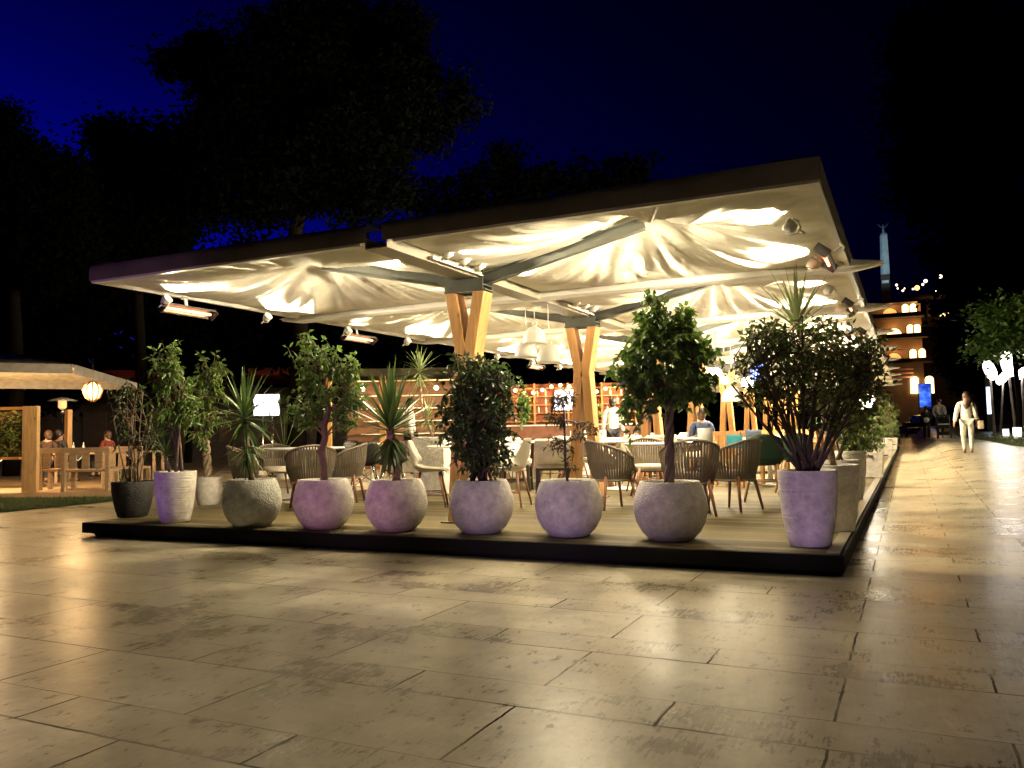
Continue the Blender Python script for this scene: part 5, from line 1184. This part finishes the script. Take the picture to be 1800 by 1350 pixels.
# parked cars
def car(p, rz, label, c):
    t = thing('parked_car', p, label, 'car', None, rz)
    paint = mat('car_paint', c, .25, var=.05, spec=.6)
    prof = [(-2.1, .30), (-2.15, .62), (-2.0, .86), (-1.35, .93), (-.75, 1.36), (.55, 1.42), (1.35, 1.02), (2.0, .92), (2.12, .60), (2.1, .30)]
    mb = MB(); k = len(mb.v)
    for s in (-1, 1):
        for y, z in prof: mb.v.append((s * (.86 - max(0, z - .9) * .32), y, z))
    n = len(prof); mb.face(list(range(n))[::-1]); mb.face([n + i for i in range(n)])
    for i in range(n): j = (i + 1) % n; mb.face([i, j, n + j, n + i])
    mb.build('body', paint, t, bevel=.05)
    gl = mat('car_glass', (.01, .01, .012), .08); 
    for s in (-1, 1):
        mb = MB(); X = lambda z: s * (.872 - max(0, z - .9) * .32)
        mb.poly([(X(.96), -1.1, .96), (X(1.32), -.68, 1.32), (X(1.36), .5, 1.36), (X(1.02), 1.15, 1.02)])
        mb.build('side_window', gl, t)
    mb = MB(); mb.poly([(-.70, -1.36, .97), (.70, -1.36, .97), (.62, -.83, 1.345), (-.62, -.83, 1.345)]); mb.build('windscreen', gl, t)
    mb = MB(); mb.poly([(-.70, 1.40, 1.035), (.70, 1.40, 1.035), (.62, .66, 1.40), (-.62, .66, 1.40)]); mb.build('rear_window', gl, t)
    for sx in (-1, 1):
        for y in (-1.3, 1.3):
            w__ = MB().tube([(sx * .70, y, .31), (sx * .88, y, .31)], .31, 20).build('wheel', BLK, t); MB().tube([(sx * .87, y, .31), (sx * .892, y, .31)], .19, 14).build('rim', CHROME, w__)
        MB().box((sx * .62, -2.12, .68), (.32, .06, .14)).build('headlight', TOPW, t, bevel=.02)
    MB().box((0, -2.15, .52), (.5, .03, .12)).build('number_plate', TOPW, t)
for (px_, py_, dep, rz, lb, c) in ((1604, 757, 78, .2, 'dark parked car left of the couple with the pushchair', (.012, .012, .014)), (1660, 757, 62, -1.2, 'dark parked car behind the pushchair', (.02, .018, .02)), (1688, 757, 66, -1.5, 'dark parked car behind the walking woman', (.015, .012, .012))):
    p = pd(px_, py_, dep); p.z = rise(p.x, p.y) if p.x > .1 else 0; car(p, rz, lb, c)
# ================================================================ hill, obelisk, lights
mb = MB()
hc = pd(1690, 600, 330)
def hill(i, j):
    a = -1.0 + 2.4 * i; r = 120 + 300 * j; dr = _rt * math.sin(a) + V((-math.sin(YAW), math.cos(YAW), 0)) * math.cos(a)
    p = dr * r; w_ = math.exp(-((a - .45) / .50) ** 2); h = -1 + 54 * w_ * (j ** .9) * (1 if j < .8 else 1) + 5 * noise.noise(p * .02) * j
    return (p.x, p.y, h)
mb.grid(hill, 60, 24); tag(mb.build('hill', mat('night_hillside', (.02, .014, .010), .95, sc=(.1, .1, .1))), kind='structure')
OD = 260
t = thing('obelisk', pd(1557, 500, OD), 'tall pale blue floodlit obelisk with a winged figure on the dark hilltop', 'obelisk'); Bo = V(t.location); R = rel(Bo, OD)
STONE = mat('pale_stone', (.50, .55, .55), .8, sc=(.4, .4, .4))
wb, wt_ = 11 / F * OD, 9 / F * OD; zt, zb = R(1554, 412).z, R(1556, 483).z
mb = MB(); mb.lathe([(wb * .707, zb), (wt_ * .707, zt), (wt_ * .45, zt + .6), (.001, zt + .8)], 4, sm=False); o = mb.build('shaft', STONE, t); o.rotation_euler.z = PI / 4 + YAW
MB().box((0, 0, zb / 2 - 4), (wb * 1.3, wb * 1.3, abs(zb) + 8)).build('plinth', DKW, t); MB().box((0, -wb, R(1560, 497).z), (11 / F * OD, .4, .9)).build('plaque', STONE, t)
zf = zt + .7; mb = MB(); mb.lathe([(.45, zf), (.35, zf + 1.2), (.55, zf + 1.9), (.22, zf + 2.3), (.26, zf + 2.6), (.001, zf + 2.85)], 10)
for s in (-1, 1): mb.bar((s * .3, 0, zf + 1.7), (s * 1.5, .2, zf + 2.9), .5, .12); mb.bar((s * .3, 0, zf + 1.6), (s * 1.2, .2, zf + 2.2), .4, .1)
mb.build('winged_figure', mat('bronze_figure', (.14, .17, .22), .5, metal=.3), t)
lamp('SPOT', Bo + V((-6, -26, zb - 3)), OBE, (.55, .85, 1), .5, Bo + V((0, 0, (zt + zb) / 2)), 50, .6)
for k, (x, y, r_, s_) in enumerate(((1612, 506, .75, 1), (1627, 494, .55, 0), (1653, 486, .55, 0), (1622, 500, .35, 0), (1576, 501, .35, 0), (1578, 507, .25, 0), (1587, 511, .3, 0), (1590, 507, .2, 0), (1605, 508, .3, 0), (1669, 498, .22, 0), (1676, 497, .28, 0), (1646, 512, .28, 0), (1649, 515, .22, 0))):
    dd = 210; p = pd(x, y, dd)
    o = tag(MB().ball((0, 0, 0), r_ * .8, 10).build('hillside_lamp', glow('amber_lamp' if k == 0 else 'white_lamp', (1, .42, .09) if k == 0 else (1, .72, .45), 3 if k == 0 else 3), loc=p), 'largest amber lamp glowing on the dark hillside' if k == 0 else 'small warm white lamp dot on the dark hillside', 'lamp', 'lamps on the dark hillside')
    if k == 0: lamp('POINT', p - FW * 6 + V((0, 0, 1)), 2500, (1, .5, .15), .6)
# ================================================================ trees
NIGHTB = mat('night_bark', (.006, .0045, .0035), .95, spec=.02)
def tree(px, base_dep, blobs, ncl, L_, label, trunk=(.25, .12), seed=0, lm='night', per=26, group='dark trees', lean=0):
    """blobs: photo outlines (px, py, rx, ry, depth offset); every blob gives leaf clumps on limbs"""
    p = pd(px, 757, base_dep); p.z = 0; R = rel(p, base_dep); t = thing('tree', p, label, 'tree', group)
    k = base_dep / F; bl = [(R(x, y, dd), rx * k, ry * k) for x, y, rx, ry, dd in blobs]
    tw = MB(); top = V((0, 0, max(2.0, min(b[0].z - b[2] for b in bl))))
    hi = max(bl, key=lambda b: b[0].z)[0]
    tw.tube([(0, 0, 0), (top.x * .4 + .1, .1, top.z * .5), top, top.lerp(hi, .5), top.lerp(hi, .9)], [trunk[0], trunk[0] * .85, trunk[0] * .7, trunk[1], trunk[1] * .4], 9)
    lv = MB(); ws = [b[1] * b[2] for b in bl]
    st = [top.lerp(hi, x) for x in (0, .2, .4, .6, .8)]
    for b in bl:
        a = min(st, key=lambda q: (q - b[0]).length); tw.tube([a, a.lerp(b[0], .5) + V((U(-.3, .3), U(-.3, .3), .3)), b[0]], [trunk[1] * .6, trunk[1] * .4, trunk[1] * .15], 6)
    for _ in range(ncl):
        c, rx, rz = random.choices(bl, ws)[0]; d = V((random.gauss(0, 1), random.gauss(0, 1), random.gauss(0, 1))).normalized(); s = rnd() ** .42 * U(.85, 1.1)
        e = c + V((d.x * rx, d.y * rx * .8, d.z * rz)) * s
        if _ % 6 == 0: tw.tube([c.lerp(e, .25), c.lerp(e, .6) + V((0, 0, .15)), e], [.03, .02, .008], 4, cap=False)
        cr = U(.25, .65) * (max(L_, .32) / .3)
        for q in range(per):
            o = V((random.gauss(0, 1), random.gauss(0, 1), random.gauss(0, .8))) * (cr * .55)
            lv.tri(e + o, V((U(-1, 1), U(-1, 1), U(-1, .6))), L_ * U(.6, 1.3), L_ * U(.35, .6))
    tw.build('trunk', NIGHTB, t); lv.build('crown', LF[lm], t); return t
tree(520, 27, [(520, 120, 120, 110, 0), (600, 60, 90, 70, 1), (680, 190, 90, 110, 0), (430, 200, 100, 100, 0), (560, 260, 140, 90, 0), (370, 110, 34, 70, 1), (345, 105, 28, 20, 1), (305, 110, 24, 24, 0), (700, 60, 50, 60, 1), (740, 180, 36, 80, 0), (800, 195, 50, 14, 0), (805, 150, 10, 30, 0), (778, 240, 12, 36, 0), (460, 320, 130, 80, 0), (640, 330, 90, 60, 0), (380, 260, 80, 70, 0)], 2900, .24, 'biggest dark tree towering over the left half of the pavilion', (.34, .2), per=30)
tree(240, 30, [(240, 300, 70, 70, 0), (190, 350, 60, 70, 0), (290, 260, 50, 50, 0), (170, 245, 26, 30, 0), (210, 230, 40, 26, 0), (300, 360, 90, 80, 0), (220, 440, 120, 70, 0)], 1200, .24, 'dark tree with wispy top left of the biggest tree', (.25, .15))
tree(20, 26, [(15, 250, 40, 60, 0), (50, 300, 60, 60, 0), (20, 390, 80, 90, 0), (110, 330, 40, 70, 0), (90, 420, 90, 90, 0), (8, 195, 16, 18, 0)], 1050, .22, 'dark tree at the left edge of the photo', (.25, .15))
tree(860, 40, [(880, 290, 40, 36, 0), (840, 330, 40, 40, 0), (960, 330, 90, 46, 0), (1080, 330, 90, 50, 0), (1110, 295, 30, 16, 0), (760, 350, 60, 40, 0), (850, 400, 120, 60, 0), (1050, 400, 140, 70, 0)], 560, .36, 'low dark tree behind the middle of the pavilion roof', (.25, .15))
tree(1735, 47, [(1690, 80, 120, 110, 0), (1640, 250, 90, 110, 0), (1740, 240, 120, 130, 0), (1660, 150, 70, 70, 0), (1600, 60, 40, 60, 0), (1590, 165, 40, 22, 0), (1610, 330, 50, 60, 0), (1700, 390, 90, 90, 0), (1780, 430, 80, 110, 0), (1690, 500, 50, 60, 0), (1760, 540, 60, 50, 0), (1830, 150, 90, 160, 0)], 1500, .46, 'huge dark tree filling the upper right corner over the lawn', (.45, .28), per=18)
tree(1790, 36, [(1775, 595, 45, 26, 0), (1730, 612, 30, 12, 0), (1800, 560, 50, 40, 0), (1760, 560, 50, 30, 1)], 200, .26, 'leafy branchy tree catching light just above the pole lamps', (.14, .08), lm='ficus')
tree(1730, 58, [(1720, 640, 50, 60, 0), (1690, 600, 40, 60, 0), (1780, 660, 60, 60, 0), (1680, 640, 24, 50, 0)], 380, .42, 'dark low tree behind the pole lamps', (.2, .12))
for k, (px_, dep, bl, lb) in enumerate(((60, 34, [(60, 560, 130, 80, 0), (-40, 520, 80, 90, 0), (150, 520, 80, 70, 0), (30, 650, 150, 70, 0)], 'dark bushy tree behind the left terrace canopy'),
        (330, 37, [(330, 540, 120, 80, 0), (430, 500, 100, 90, 0), (250, 520, 80, 80, 0), (350, 620, 130, 40, 0)], 'dark bushy tree behind the slim figs'),
        (560, 38, [(560, 590, 120, 70, 0), (660, 580, 90, 70, 0), (480, 560, 80, 70, 0), (600, 480, 110, 60, 0)], 'dark bushy tree behind the loose fig'),
        (800, 46, [(800, 600, 130, 60, 0), (900, 600, 90, 60, 0), (1000, 600, 100, 60, 0), (1100, 620, 90, 60, 0)], 'dark bushy tree beyond the far left end of the pavilion'))):
    tree(px_, dep, bl, 420, .40, lb, (.18, .1))
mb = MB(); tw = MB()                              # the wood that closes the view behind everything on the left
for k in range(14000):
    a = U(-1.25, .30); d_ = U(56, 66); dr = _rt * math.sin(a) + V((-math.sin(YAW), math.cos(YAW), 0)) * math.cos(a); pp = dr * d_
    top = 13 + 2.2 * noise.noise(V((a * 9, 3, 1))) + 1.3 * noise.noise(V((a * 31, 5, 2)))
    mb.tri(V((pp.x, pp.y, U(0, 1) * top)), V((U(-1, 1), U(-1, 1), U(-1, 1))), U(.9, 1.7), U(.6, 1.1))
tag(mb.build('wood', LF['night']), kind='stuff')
# ================================================================ coloured floodlights of the square, and two added warm fill lights; no fixtures built
lamp('SPOT', (-8.6, 1.6, .30), PURP * 1.0, (.58, .25, 1), .08, (-7.3, 6.4, .70), 15, .8)
lamp('SPOT', (-5.0, 1.6, .30), PURP * 1.25, (.88, .32, .76), .08, (-4.72, 6.4, .82), 25, .9)
lamp('SPOT', (-2.9, 1.6, .30), PURP * 1.2, (.75, .48, .98), .08, (-2.75, 6.4, .82), 31, .9)
lamp('SPOT', (-1.3, 2.0, .30), PURP * .9, (.70, .42, 1), .08, (-.80, 6.4, .52), 14, .8)
lamp('SPOT', (-10.5, -1, .5), PURP * 1.4, (.62, .28, .85), .2, (-7.2, 5.8, 3.0), 20, .9)
lamp('SPOT', (-3.5, -2.0, 7.0), FRONT, (1, .86, .62), .6, (-3.2, 1.2, 0), 72, 1)  # added fill that brightens the foreground paving, no lamp stands here
lamp('SPOT', (3.5, 2.0, 7.0), FRONT * .32, (1, .82, .60), .6, (1.8, 8.0, 0), 70, 1)  # weaker added fill over the path on the right
S.view_settings.exposure = EXPO
